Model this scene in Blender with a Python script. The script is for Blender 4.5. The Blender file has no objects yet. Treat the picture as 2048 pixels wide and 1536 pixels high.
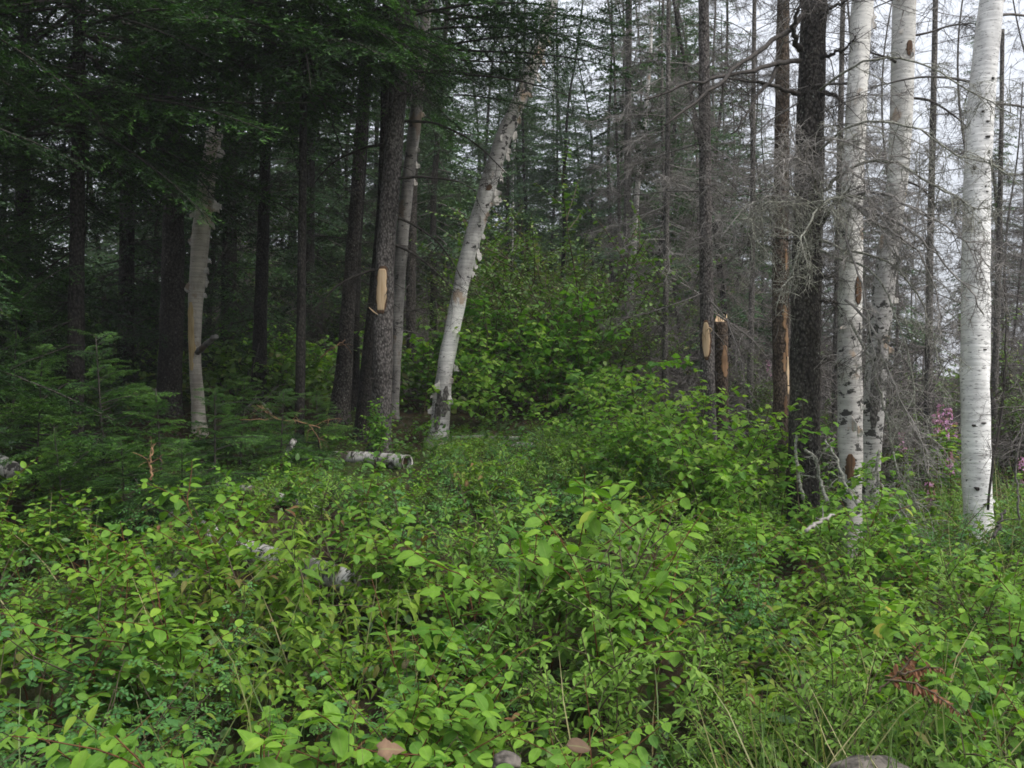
import bpy, math
import numpy as np

PI = math.pi
rad = math.radians
scene = bpy.context.scene
C = scene.collection

# ------------------------------------------------------------------ camera
F = 1773.6                      # focal length in pixels of the 2048-wide photograph
EYE = 1.6
cd = bpy.data.cameras.new('camera')
cam = bpy.data.objects.new('camera', cd)
C.objects.link(cam)
cam.location = (0, 0, EYE)
cam.rotation_euler = (rad(90), 0, 0)
cd.sensor_fit = 'HORIZONTAL'
cd.angle = rad(60)
cd.clip_start = 0.05
cd.clip_end = 3000
scene.camera = cam

# ------------------------------------------------------------------ sky, sun, exposure
SUN_EL, SUN_AZ = 52, 120        # azimuth measured from +Y towards +X: from the right, a little behind the camera
w = bpy.data.worlds.new('World')
scene.world = w
w.use_nodes = True
nt = w.node_tree
nt.nodes.clear()
out = nt.nodes.new('ShaderNodeOutputWorld')
bg = nt.nodes.new('ShaderNodeBackground')
sky = nt.nodes.new('ShaderNodeTexSky')
sky.sky_type = 'NISHITA'
sky.sun_disc = False
sky.sun_elevation = rad(SUN_EL)
sky.sun_rotation = rad(SUN_AZ)
sky.air_density = 1.0
sky.dust_density = 4.0
sky.ozone_density = 1.0
tc = nt.nodes.new('ShaderNodeTexCoord')
cn = nt.nodes.new('ShaderNodeTexNoise')
cn.inputs['Scale'].default_value = 2.2
cn.inputs['Detail'].default_value = 5
cr = nt.nodes.new('ShaderNodeValToRGB')
cr.color_ramp.elements[0].position = 0.3
cr.color_ramp.elements[0].color = (6.6, 6.95, 7.7, 1)
cr.color_ramp.elements[1].position = 0.75
cr.color_ramp.elements[1].color = (8.6, 8.85, 9.4, 1)
mx = nt.nodes.new('ShaderNodeMix')
mx.data_type = 'RGBA'
mx.inputs['Factor'].default_value = 0.88      # mostly overcast
nt.links.new(tc.outputs['Generated'], cn.inputs['Vector'])
nt.links.new(cn.outputs['Fac'], cr.inputs['Fac'])
nt.links.new(sky.outputs['Color'], mx.inputs['A'])
sep = nt.nodes.new('ShaderNodeSeparateXYZ')
nt.links.new(tc.outputs['Generated'], sep.inputs[0])
zr = nt.nodes.new('ShaderNodeMapRange')          # an overcast sky is about three times brighter overhead than at the horizon
zr.inputs['To Min'].default_value = .36
zr.inputs['To Max'].default_value = 1.05
nt.links.new(sep.outputs['Z'], zr.inputs['Value'])
zm = nt.nodes.new('ShaderNodeVectorMath')
zm.operation = 'SCALE'
nt.links.new(cr.outputs['Color'], zm.inputs[0])
nt.links.new(zr.outputs['Result'], zm.inputs['Scale'])
nt.links.new(zm.outputs['Vector'], mx.inputs['B'])
nt.links.new(mx.outputs['Result'], bg.inputs['Color'])
bg.inputs['Strength'].default_value = 0.09
nt.links.new(bg.outputs['Background'], out.inputs['Surface'])

sd = bpy.data.lights.new('sun', 'SUN')
sd.energy = 1.5
sd.angle = rad(30)
sd.color = (1.0, 0.96, 0.9)
sun = bpy.data.objects.new('sun', sd)
C.objects.link(sun)
sun.rotation_euler = (rad(90 - SUN_EL), 0, rad(180 - SUN_AZ))

vs = scene.view_settings
scene.display_settings.display_device = 'sRGB'
vs.view_transform = 'Standard'
vs.look = 'None'
vs.exposure = 1.42
vs.gamma = 1.0
cy = scene.cycles
cy.max_bounces = 5
cy.diffuse_bounces = 3
cy.glossy_bounces = 2
cy.transmission_bounces = 3
cy.transparent_max_bounces = 4
cy.caustics_reflective = False
cy.caustics_refractive = False
cy.filter_width = 1.7
cy.volume_bounces = 1
cy.use_denoising = True
try:
    cy.denoiser = 'OPENIMAGEDENOISE'
    cy.denoising_input_passes = 'RGB_ALBEDO_NORMAL'
except Exception:
    pass

# ------------------------------------------------------------------ helpers
def nz(v):
    return v / np.maximum(np.linalg.norm(v, axis=-1, keepdims=True), 1e-9)

def sm(a, b, x):
    t = np.clip((np.asarray(x, float) - a) / (b - a), 0, 1)
    return t * t * (3 - 2 * t)

def at(px, py, Y):
    return np.array([(px - 1024) * Y / F, Y, EYE - (py - 768) * Y / F])

def pix(p):
    return 1024 + F * p[0] / p[1], 768 - F * (p[2] - EYE) / p[1]

def H(x, y):
    """height of the ground: a verge that climbs into the wood at left and centre, nearly level at right"""
    x = np.asarray(x, float)
    y = np.asarray(y, float)
    r = x / np.maximum(y, 1.0)
    wr = sm(.08, .30, r)
    left = .80 * sm(2.5, 10.5, y) + .55 * sm(10, 14, y)
    right = .14 * sm(3, 9, y) + .25 * sm(9, 15, y)
    slope = .21 * (1 - sm(.2, .42, r)) + .05
    hill = np.clip(y - 15.5, 0, 32) * slope * (1 - .35 * sm(-.1, -.45, r))
    n = .05 * np.sin(x * 2.1 + .7 * y) * np.cos(y * 1.7 - .4 * x) + .03 * np.sin(x * 4.3 - y * 3.1)
    return left * (1 - wr) + right * wr + hill + n * sm(1, 3, y)

class MB:
    """collects geometry for ONE mesh"""
    def __init__(s):
        s.v, s.t, s.u, s.f, s.n = [], [], [], [], 0
    def add(s, V, Fs, tone=.5, uv=None, mat=0):
        V = np.asarray(V, float).reshape(-1, 3)
        k = len(V)
        s.v.append(V)
        s.t.append(np.broadcast_to(np.asarray(tone, float), (k,)))
        s.u.append(np.zeros((k, 2)) if uv is None else np.asarray(uv, float))
        for f in (Fs if isinstance(Fs, list) else [Fs]):
            f = np.asarray(f, np.int64)
            if f.size:
                s.f.append((f + s.n, mat))
        s.n += k
    def arrays(s):
        return np.concatenate(s.v), np.concatenate(s.t), np.concatenate(s.u), s.f
    def mesh(s, name, mats, base=(0, 0, 0), smooth=True):
        V, T, U, fs = s.arrays()
        V = V - np.asarray(base, float)
        me = bpy.data.meshes.new(name)
        nl = sum(f.size for f, _ in fs)
        npoly = sum(len(f) for f, _ in fs)
        me.vertices.add(len(V))
        me.vertices.foreach_set('co', V.astype(np.float32).ravel())
        me.loops.add(nl)
        me.polygons.add(npoly)
        me.loops.foreach_set('vertex_index', np.concatenate([f.ravel() for f, _ in fs]).astype(np.int32))
        tot = np.concatenate([np.full(len(f), f.shape[1]) for f, _ in fs])
        me.polygons.foreach_set('loop_start', np.concatenate([[0], np.cumsum(tot)[:-1]]).astype(np.int32))
        me.polygons.foreach_set('loop_total', tot.astype(np.int32))
        for m in (mats if isinstance(mats, (list, tuple)) else [mats]):
            me.materials.append(m)
        me.polygons.foreach_set('material_index', np.concatenate([np.full(len(f), m) for f, m in fs]).astype(np.int32))
        me.polygons.foreach_set('use_smooth', np.full(npoly, smooth))
        a = me.attributes.new('tone', 'FLOAT', 'POINT')
        a.data.foreach_set('value', T.astype(np.float32))
        a = me.attributes.new('lf', 'FLOAT2', 'POINT')
        a.data.foreach_set('vector', U.astype(np.float32).ravel())
        me.update(calc_edges=True)
        return me
    def obj(s, name, mats, parent=None, base=None, smooth=True):
        b = base if base is not None else (parent.location if parent is not None else (0, 0, 0))
        o = bpy.data.objects.new(name, s.mesh(name, mats, tuple(b), smooth))
        C.objects.link(o)
        if parent is not None:
            o.parent = parent
        else:
            o.location = tuple(b)
        return o

def tag(o, label=None, cat=None, group=None, kind=None):
    if label: o['label'] = label
    if cat: o['category'] = cat
    if group: o['group'] = group
    if kind: o['kind'] = kind
    return o

def thing(name, base, label, cat, group=None):
    o = bpy.data.objects.new(name, None)
    C.objects.link(o)
    o.empty_display_size = .1
    o.location = tuple(base)
    return tag(o, label, cat, group)

def link_mesh(name, me, parent=None, loc=None, rz=0, s=1, rx=0, ry=0):
    o = bpy.data.objects.new(name, me)
    C.objects.link(o)
    if parent is not None: o.parent = parent
    if loc is not None: o.location = tuple(loc)
    o.rotation_euler = (rx, ry, rz)
    o.scale = (s, s, s)
    return o

def copy_tree(o, loc, rz=0, s=1, tilt=(0, 0), label=None, group=None):
    c = o.copy()
    C.objects.link(c)
    c.location = tuple(loc)
    c.rotation_euler = (tilt[0], tilt[1], rz)
    c.scale = (s, s, s)
    if label: c['label'] = label
    if group: c['group'] = group
    for ch in list(o.children):
        k = ch.copy()
        C.objects.link(k)
        k.parent = c
    return c

def tube(mb, P, R, sides=8, tone=.5, mat=0, cap=True, rn=0, rng=None, ref=None):
    P = np.asarray(P, float)
    n = len(P)
    R = np.broadcast_to(np.asarray(R, float), (n,))
    T = nz(np.gradient(P, axis=0))
    d = nz(P[-1] - P[0])
    if ref is None:
        ref = np.array([0, 0, 1.]) if abs(d[2]) < .75 else np.array([0, 1., 0])
    N = nz(np.cross(T, ref))
    B = np.cross(T, N)
    a = np.linspace(0, 2 * PI, sides, endpoint=False)
    rr = R[:, None] * np.ones((n, sides))
    if rn and rng is not None:
        L = np.concatenate([[0], np.cumsum(np.linalg.norm(np.diff(P, axis=0), axis=1))])
        f = np.zeros((n, sides))
        for _ in range(9):
            f += rng.uniform(.3, 1) * np.sin(rng.integers(1, 6) * a[None] + rng.uniform(1, 14) * L[:, None] + rng.uniform(0, 6))
        rr = rr * (1 + rn * f / 3)
    V = P[:, None] + rr[..., None] * (np.cos(a)[None, :, None] * N[:, None] + np.sin(a)[None, :, None] * B[:, None])
    i = np.arange(n - 1)[:, None] * sides
    j = np.arange(sides)[None]
    q = np.stack([i + j, i + (j + 1) % sides, i + sides + (j + 1) % sides, i + sides + j], -1).reshape(-1, 4)
    V = V.reshape(-1, 3)
    fs = [q]
    if cap:
        V = np.concatenate([V, P[:1], P[-1:]])
        b = n * sides
        jj = np.arange(sides)
        fs.append(np.stack([np.full(sides, b), (jj + 1) % sides, jj], 1))
        e = (n - 1) * sides
        fs.append(np.stack([np.full(sides, b + 1), e + jj, e + (jj + 1) % sides], 1))
    mb.add(V, fs, tone, None, mat)

def segs(mb, A, B, ra, rb, sides=3, tone=.5, mat=0):
    """many short tapered prisms at once"""
    A = A.reshape(-1, 3); B = B.reshape(-1, 3)
    n = len(A)
    if n == 0: return
    T = nz(B - A)
    ref = np.where(np.abs(T[:, 2:3]) < .8, [[0, 0, 1.]], [[0, 1., 0]])
    N = nz(np.cross(T, ref)); Bn = np.cross(T, N)
    a = np.linspace(0, 2 * PI, sides, endpoint=False)
    ring = np.cos(a)[None, :, None] * N[:, None] + np.sin(a)[None, :, None] * Bn[:, None]
    ra = np.broadcast_to(ra, (n,)); rb = np.broadcast_to(rb, (n,))
    V = np.concatenate([A[:, None] + ring * ra[:, None, None], B[:, None] + ring * rb[:, None, None]], 1)
    j = np.arange(sides)
    q = np.stack([j, (j + 1) % sides, sides + (j + 1) % sides, sides + j], 1)
    fs = (q[None] + (np.arange(n) * 2 * sides)[:, None, None]).reshape(-1, 4)
    t = np.repeat(np.broadcast_to(tone, (n,)), 2 * sides)
    mb.add(V, fs, t, None, mat)

def grow(rng, P, D, L, k, jit=.1, grav=0.0, curl=0.0):
    """n curved shoots of k pieces each -> points (n, k+1, 3)"""
    P = np.asarray(P, float).reshape(-1, 3); D = nz(np.asarray(D, float).reshape(-1, 3))
    n = len(P)
    L = np.broadcast_to(np.asarray(L, float), (n,))
    pts = [P]; d = D
    drift = rng.normal(0, curl, (n, 3)) if curl else 0
    for i in range(k):
        d = nz(d + rng.normal(0, jit, (n, 3)) + drift + np.array([0, 0, -grav]))
        pts.append(pts[-1] + d * (L / k)[:, None])
    return np.stack(pts, 1)

def sample(pts, t):
    """pts (n,k,3), t (n,m) in 0..1 -> positions, tangents (n*m,3)"""
    n, k, _ = pts.shape
    x = np.clip(t, 0, .9999) * (k - 1)
    i = x.astype(int); f = (x - i)[..., None]
    r = np.arange(n)[:, None]
    a = pts[r, i]; b = pts[r, i + 1]
    return (a + (b - a) * f).reshape(-1, 3), nz(b - a).reshape(-1, 3)

def ribs(mb, pts, r0, r1=.3, sides=3, tone=.5, mat=0):
    n, k, _ = pts.shape
    r0 = np.broadcast_to(r0, (n,))
    f = 1 - (1 - r1) * np.linspace(0, 1, k)
    R = r0[:, None] * f[None]
    t = np.repeat(np.broadcast_to(tone, (n,)), k - 1)
    segs(mb, pts[:, :-1], pts[:, 1:], R[:, :-1].ravel(), R[:, 1:].ravel(), sides, t, mat)

def place(mb, tpl, P, D, N, S, tone=.5, mat=0):
    """copies of the leaf template at P, pointing along D, facing N, of length S"""
    TV, TF, TU = tpl
    P = P.reshape(-1, 3)
    n = len(P)
    if n == 0: return
    X = nz(D.reshape(-1, 3))
    Z = nz(N.reshape(-1, 3))
    Y = nz(np.cross(Z, X)); Z = np.cross(X, Y)
    S = np.broadcast_to(S, (n,))[:, None, None]
    V = P[:, None] + S * (TV[None, :, 0:1] * X[:, None] + TV[None, :, 1:2] * Y[:, None] + TV[None, :, 2:3] * Z[:, None])
    k = len(TV)
    off = (np.arange(n) * k)[:, None, None]
    fs = [(f[None] + off).reshape(-1, f.shape[1]) for f in TF]
    t = np.repeat(np.broadcast_to(tone, (n,)), k)
    mb.add(V, fs, t, np.tile(TU, (n, 1)), mat)

def leaf_tpl(ts, ws, fold=.25, droop=.25, stalk=.08):
    """a leaf blade folded on its midrib; ts along, ws half widths"""
    V, U = [], []
    for t, w in zip(ts, ws):
        z = -droop * t * t
        x = stalk + t * (1 - stalk)
        V += [(x, w, z + fold * w), (x, 0, z), (x, -w, z + fold * w)]
        U += [(t, 1), (t, 0), (t, 1)]
    q = []
    for i in range(len(ts) - 1):
        a = 3 * i
        q += [(a, a + 1, a + 4, a + 3), (a + 1, a + 2, a + 5, a + 4)]
    V += [(0, .006, 0), (0, -.006, 0)]; U += [(0, 0), (0, 0)]
    b = len(V)
    q.append((b - 2, b - 1, 2, 0))
    return np.array(V, float), [np.array(q)], np.array(U, float)

OVAL = leaf_tpl([0, .08, .22, .42, .62, .80, .93, 1], [.02, .16, .27, .315, .285, .2, .1, .008], .22, .18, .06)
OVAL_FAR = leaf_tpl([0, .2, .55, .85, 1], [.03, .26, .31, .17, .01], .2, .2, .06)
POINTED = leaf_tpl([0, .08, .22, .4, .6, .78, .91, 1], [.02, .11, .19, .205, .165, .095, .035, .004], .35, .42, .06)
POINTED_FAR = leaf_tpl([0, .2, .5, .8, 1], [.02, .18, .19, .08, .005], .3, .4, .06)
LEAFLET = leaf_tpl([0, .25, .55, .85, 1], [.04, .23, .27, .15, .02], .2, .12, .05)
NARROW = leaf_tpl([0, .3, .65, .9, 1], [.04, .14, .17, .1, .02], .25, .15, .05)

def maple_tpl(droop=.3):
    half = [(.0, .05), (-.06, .2), (.06, .33), (.16, .36), (.30, .58), (.36, .44), (.46, .36), (.50, .24), (.60, .30), (.72, .22), (.84, .12)]
    pts = [(0, 0)] + half + [(1.0, 0)] + [(x, -y) for x, y in half[::-1]]
    V = [(.36, 0, -droop * .1)]
    U = [(.36, 0)]
    for x, y in pts:
        V.append((x + .12, y, -droop * max(x, 0) ** 2 - .35 * y * y + .1 * abs(y)))
        U.append((x, min(1, abs(y) / .4)))
    n = len(pts)
    t = [(0, 1 + i, 1 + (i + 1) % n) for i in range(n)]
    V += [(0, .006, .02), (0, -.006, .02)]; U += [(0, 0)] * 2
    b = len(V)
    t += [(b - 2, b - 1, 1)]
    V = np.array(V, float)
    return V, [np.array(t)[:, ::-1]], np.array(U, float)
MAPLE = maple_tpl()

# ------------------------------------------------------------------ materials
def new_mat(name):
    m = bpy.data.materials.new(name)
    m.use_nodes = True
    n = m.node_tree.nodes
    return m, m.node_tree, n, m.node_tree.links, n['Principled BSDF']

def ramp(nt, stops, interp='LINEAR'):
    r = nt.nodes.new('ShaderNodeValToRGB')
    e = r.color_ramp
    e.interpolation = interp
    while len(e.elements) < len(stops):
        e.elements.new(.5)
    for el, (p, c) in zip(e.elements, stops):
        el.position = p
        el.color = (*c, 1) if len(c) == 3 else c
    return r

def leaf_mat(name, stops, trans=.3, rough=.45, vein=.25, spec=.35, var=.25):
    m, nt, n, l, p = new_mat(name)
    at_ = n.new('ShaderNodeAttribute'); at_.attribute_name = 'tone'
    oi = n.new('ShaderNodeObjectInfo')
    r = ramp(nt, stops)
    ad = n.new('ShaderNodeMath'); ad.operation = 'MULTIPLY_ADD'
    ad.inputs[1].default_value = .3; ad.inputs[2].default_value = -.15
    l.new(oi.outputs['Random'], ad.inputs[0])
    sm_ = n.new('ShaderNodeMath'); sm_.operation = 'ADD'; sm_.use_clamp = True
    l.new(at_.outputs['Fac'], sm_.inputs[0]); l.new(ad.outputs[0], sm_.inputs[1])
    l.new(sm_.outputs[0], r.inputs['Fac'])
    # pale midrib and mottling that belong to the leaf itself
    lf = n.new('ShaderNodeAttribute'); lf.attribute_name = 'lf'
    sx = n.new('ShaderNodeSeparateXYZ'); l.new(lf.outputs['Vector'], sx.inputs[0])
    mr = n.new('ShaderNodeMapRange'); mr.inputs['From Min'].default_value = .02; mr.inputs['From Max'].default_value = .14
    mr.inputs['To Min'].default_value = vein; mr.inputs['To Max'].default_value = 0
    l.new(sx.outputs['Y'], mr.inputs['Value'])
    tcn = n.new('ShaderNodeTexCoord')
    no = n.new('ShaderNodeTexNoise'); no.inputs['Scale'].default_value = 45; no.inputs['Detail'].default_value = 3
    l.new(tcn.outputs['Object'], no.inputs['Vector'])
    hv = n.new('ShaderNodeHueSaturation')
    v = n.new('ShaderNodeMapRange'); v.inputs['To Min'].default_value = 1 - var * 1.6; v.inputs['To Max'].default_value = 1 + var * 1.6
    l.new(no.outputs['Fac'], v.inputs['Value'])
    l.new(v.outputs[0], hv.inputs['Value']); l.new(r.outputs['Color'], hv.inputs['Color'])
    mxv = n.new('ShaderNodeMix'); mxv.data_type = 'RGBA'
    l.new(mr.outputs[0], mxv.inputs['Factor']); l.new(hv.outputs['Color'], mxv.inputs['A'])
    mxv.inputs['B'].default_value = (.22, .30, .10, 1)
    l.new(mxv.outputs['Result'], p.inputs['Base Color'])
    p.inputs['Roughness'].default_value = rough
    p.inputs['Specular IOR Level'].default_value = spec
    tr = n.new('ShaderNodeBsdfTranslucent')
    g = n.new('ShaderNodeMix'); g.data_type = 'RGBA'; g.blend_type = 'MULTIPLY'; g.inputs['Factor'].default_value = 1
    g.inputs['B'].default_value = (1.3, 1.5, .6, 1)
    l.new(mxv.outputs['Result'], g.inputs['A']); l.new(g.outputs['Result'], tr.inputs['Color'])
    ms = n.new('ShaderNodeMixShader'); ms.inputs[0].default_value = trans
    l.new(p.outputs[0], ms.inputs[1]); l.new(tr.outputs[0], ms.inputs[2])
    l.new(ms.outputs[0], n['Material Output'].inputs['Surface'])
    return m

def stem_mat(name, c1, c2, scale=30, rough=.75, bump=.0):
    m, nt, n, l, p = new_mat(name)
    tcn = n.new('ShaderNodeTexCoord')
    no = n.new('ShaderNodeTexNoise'); no.inputs['Scale'].default_value = scale; no.inputs['Detail'].default_value = 6
    l.new(tcn.outputs['Object'], no.inputs['Vector'])
    r = ramp(nt, [(.35, c1), (.65, c2)])
    l.new(no.outputs['Fac'], r.inputs['Fac']); l.new(r.outputs['Color'], p.inputs['Base Color'])
    p.inputs['Roughness'].default_value = rough
    p.inputs['Specular IOR Level'].default_value = .2
    if bump:
        b = n.new('ShaderNodeBump'); b.inputs['Strength'].default_value = bump; b.inputs['Distance'].default_value = .01
        l.new(no.outputs['Fac'], b.inputs['Height']); l.new(b.outputs[0], p.inputs['Normal'])
    return m

def mapped(nt, scale):
    n = nt.nodes
    t = n.new('ShaderNodeTexCoord'); mp = n.new('ShaderNodeMapping')
    mp.inputs['Scale'].default_value = scale
    nt.links.new(t.outputs['Object'], mp.inputs['Vector'])
    return mp.outputs['Vector']

def bark_conifer(name, dark, mid, light, lichen=(.33, .34, .30), lich=.62, scl=1.0):
    m, nt, n, l, p = new_mat(name)
    vo = n.new('ShaderNodeTexVoronoi'); vo.inputs['Scale'].default_value = 1; vo.feature = 'F1'
    nz1 = n.new('ShaderNodeTexNoise'); nz1.inputs['Scale'].default_value = 14; nz1.inputs['Detail'].default_value = 8; nz1.inputs['Roughness'].default_value = .7
    l.new(mapped(nt, (1, 1, .6)), nz1.inputs['Vector'])
    # scaly plates, warped
    wv = n.new('ShaderNodeVectorMath'); wv.operation = 'MULTIPLY_ADD'
    l.new(nz1.outputs['Color'], wv.inputs[0]); wv.inputs[1].default_value = (1.6, 1.6, 1.6)
    l.new(mapped(nt, (48 * scl, 48 * scl, 30 * scl)), wv.inputs[2])
    l.new(wv.outputs[0], vo.inputs['Vector'])
    r = ramp(nt, [(.0, light), (.35, mid), (.75, dark)])
    l.new(vo.outputs['Distance'], r.inputs['Fac'])
    big = n.new('ShaderNodeTexNoise'); big.inputs['Scale'].default_value = 3.5; big.inputs['Detail'].default_value = 6
    l.new(mapped(nt, (1, 1, .45)), big.inputs['Vector'])
    hv = n.new('ShaderNodeHueSaturation'); mr = n.new('ShaderNodeMapRange')
    mr.inputs['From Min'].default_value = .3; mr.inputs['From Max'].default_value = .7
    mr.inputs['To Min'].default_value = .5; mr.inputs['To Max'].default_value = 1.5
    l.new(big.outputs['Fac'], mr.inputs['Value']); l.new(mr.outputs[0], hv.inputs['Value']); l.new(r.outputs['Color'], hv.inputs['Color'])
    # lichen crusts
    ln = n.new('ShaderNodeTexNoise'); ln.inputs['Scale'].default_value = 30; ln.inputs['Detail'].default_value = 5; ln.inputs['Roughness'].default_value = .65
    l.new(mapped(nt, (1, 1, 1)), ln.inputs['Vector'])
    lr = ramp(nt, [(lich - .04, (0, 0, 0)), (lich + .05, (.8, .8, .8))])
    l.new(ln.outputs['Fac'], lr.inputs['Fac'])
    mxx = n.new('ShaderNodeMix'); mxx.data_type = 'RGBA'
    l.new(lr.outputs['Color'], mxx.inputs['Factor']); l.new(hv.outputs['Color'], mxx.inputs['A']); mxx.inputs['B'].default_value = (*lichen, 1)
    l.new(mxx.outputs['Result'], p.inputs['Base Color'])
    p.inputs['Roughness'].default_value = .9; p.inputs['Specular IOR Level'].default_value = .15
    sb = n.new('ShaderNodeMath'); sb.operation = 'SUBTRACT'; l.new(nz1.outputs['Fac'], sb.inputs[0]); l.new(vo.outputs['Distance'], sb.inputs[1])
    b = n.new('ShaderNodeBump'); b.inputs['Strength'].default_value = .9; b.inputs['Distance'].default_value = .012
    l.new(sb.outputs[0], b.inputs['Height']); l.new(b.outputs[0], p.inputs['Normal'])
    return m

def bark_birch(name, white=(.72, .70, .66), grey=(.42, .40, .38), tan=(.38, .28, .2), dark=(.03, .028, .026), patch=.63, dash=.64, tanamt=.62, axis=2):
    m, nt, n, l, p = new_mat(name)
    def sc(a, b):
        v = [a, a, a]; v[axis] = b
        return tuple(v)
    # broad grey and white areas
    b1 = n.new('ShaderNodeTexNoise'); b1.inputs['Scale'].default_value = 1; b1.inputs['Detail'].default_value = 7; b1.inputs['Roughness'].default_value = .6
    l.new(mapped(nt, sc(5, 2.2)), b1.inputs['Vector'])
    r1 = ramp(nt, [(.36, grey), (.55, white)])
    ta = n.new('ShaderNodeAttribute'); ta.attribute_name = 'tone'
    tm = n.new('ShaderNodeMath'); tm.operation = 'MULTIPLY_ADD'; tm.inputs[1].default_value = .5; tm.inputs[2].default_value = -.25
    l.new(ta.outputs['Fac'], tm.inputs[0])
    ts_ = n.new('ShaderNodeMath'); ts_.operation = 'ADD'
    l.new(b1.outputs['Fac'], ts_.inputs[0]); l.new(tm.outputs[0], ts_.inputs[1])
    l.new(ts_.outputs[0], r1.inputs['Fac'])
    # fine horizontal banding
    b2 = n.new('ShaderNodeTexNoise'); b2.inputs['Scale'].default_value = 1; b2.inputs['Detail'].default_value = 4
    l.new(mapped(nt, sc(3, 42)), b2.inputs['Vector'])
    hv = n.new('ShaderNodeHueSaturation'); mr = n.new('ShaderNodeMapRange')
    mr.inputs['From Min'].default_value = .3; mr.inputs['From Max'].default_value = .7; mr.inputs['To Min'].default_value = .72; mr.inputs['To Max'].default_value = 1.12
    l.new(b2.outputs['Fac'], mr.inputs['Value']); l.new(mr.outputs[0], hv.inputs['Value']); l.new(r1.outputs['Color'], hv.inputs['Color'])
    # tan where outer bark has peeled
    b3 = n.new('ShaderNodeTexNoise'); b3.inputs['Scale'].default_value = 1; b3.inputs['Detail'].default_value = 5
    l.new(mapped(nt, sc(4.2, 3.1)), b3.inputs['Vector'])
    r3 = ramp(nt, [(tanamt, (0, 0, 0)), (tanamt + .05, (.85, .85, .85))]); l.new(b3.outputs['Fac'], r3.inputs['Fac'])
    m1 = n.new('ShaderNodeMix'); m1.data_type = 'RGBA'
    l.new(r3.outputs['Color'], m1.inputs['Factor']); l.new(hv.outputs['Color'], m1.inputs['A']); m1.inputs['B'].default_value = (*tan, 1)
    # lenticels: short dark horizontal dashes
    b4 = n.new('ShaderNodeTexNoise'); b4.inputs['Scale'].default_value = 1; b4.inputs['Detail'].default_value = 2
    l.new(mapped(nt, sc(22, 130)), b4.inputs['Vector'])
    r4 = ramp(nt, [(dash, (0, 0, 0)), (dash + .03, (.8, .8, .8))]); l.new(b4.outputs['Fac'], r4.inputs['Fac'])
    # black scars
    b5 = n.new('ShaderNodeTexNoise'); b5.inputs['Scale'].default_value = 1; b5.inputs['Detail'].default_value = 6; b5.inputs['Roughness'].default_value = .65
    l.new(mapped(nt, sc(9, 13)), b5.inputs['Vector'])
    r5 = ramp(nt, [(patch, (0, 0, 0)), (patch + .03, (.95, .95, .95))]); t5 = n.new('ShaderNodeMath'); t5.operation = 'MULTIPLY_ADD'; t5.inputs[1].default_value = -.16
    l.new(ta.outputs['Fac'], t5.inputs[0]); a5 = n.new('ShaderNodeMath'); a5.operation = 'ADD'; a5.inputs[1].default_value = .08
    l.new(b5.outputs['Fac'], a5.inputs[0]); l.new(a5.outputs[0], t5.inputs[2])
    l.new(t5.outputs[0], r5.inputs['Fac'])
    mxm = n.new('ShaderNodeMath'); mxm.operation = 'MAXIMUM'
    l.new(r4.outputs['Color'], mxm.inputs[0]); l.new(r5.outputs['Color'], mxm.inputs[1])
    m2 = n.new('ShaderNodeMix'); m2.data_type = 'RGBA'
    l.new(mxm.outputs[0], m2.inputs['Factor']); l.new(m1.outputs['Result'], m2.inputs['A']); m2.inputs['B'].default_value = (*dark, 1)
    l.new(m2.outputs['Result'], p.inputs['Base Color'])
    p.inputs['Roughness'].default_value = .7; p.inputs['Specular IOR Level'].default_value = .25
    b = n.new('ShaderNodeBump'); b.inputs['Strength'].default_value = .5; b.inputs['Distance'].default_value = .008
    s1 = n.new('ShaderNodeMath'); s1.operation = 'SUBTRACT'; l.new(b2.outputs['Fac'], s1.inputs[0]); l.new(mxm.outputs[0], s1.inputs[1])
    l.new(s1.outputs[0], b.inputs['Height']); l.new(b.outputs[0], p.inputs['Normal'])
    return m

def wood_mat(name, c1, c2, axis=2):
    m, nt, n, l, p = new_mat(name)
    v = [60, 60, 60]; v[axis] = 5
    no = n.new('ShaderNodeTexNoise'); no.inputs['Scale'].default_value = 1; no.inputs['Detail'].default_value = 5
    l.new(mapped(nt, tuple(v)), no.inputs['Vector'])
    r = ramp(nt, [(.3, c1), (.6, c2)]); l.new(no.outputs['Fac'], r.inputs['Fac'])
    l.new(r.outputs['Color'], p.inputs['Base Color'])
    p.inputs['Roughness'].default_value = .7; p.inputs['Specular IOR Level'].default_value = .2
    b = n.new('ShaderNodeBump'); b.inputs['Strength'].default_value = .5; b.inputs['Distance'].default_value = .004
    l.new(no.outputs['Fac'], b.inputs['Height']); l.new(b.outputs[0], p.inputs['Normal'])
    return m

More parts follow.
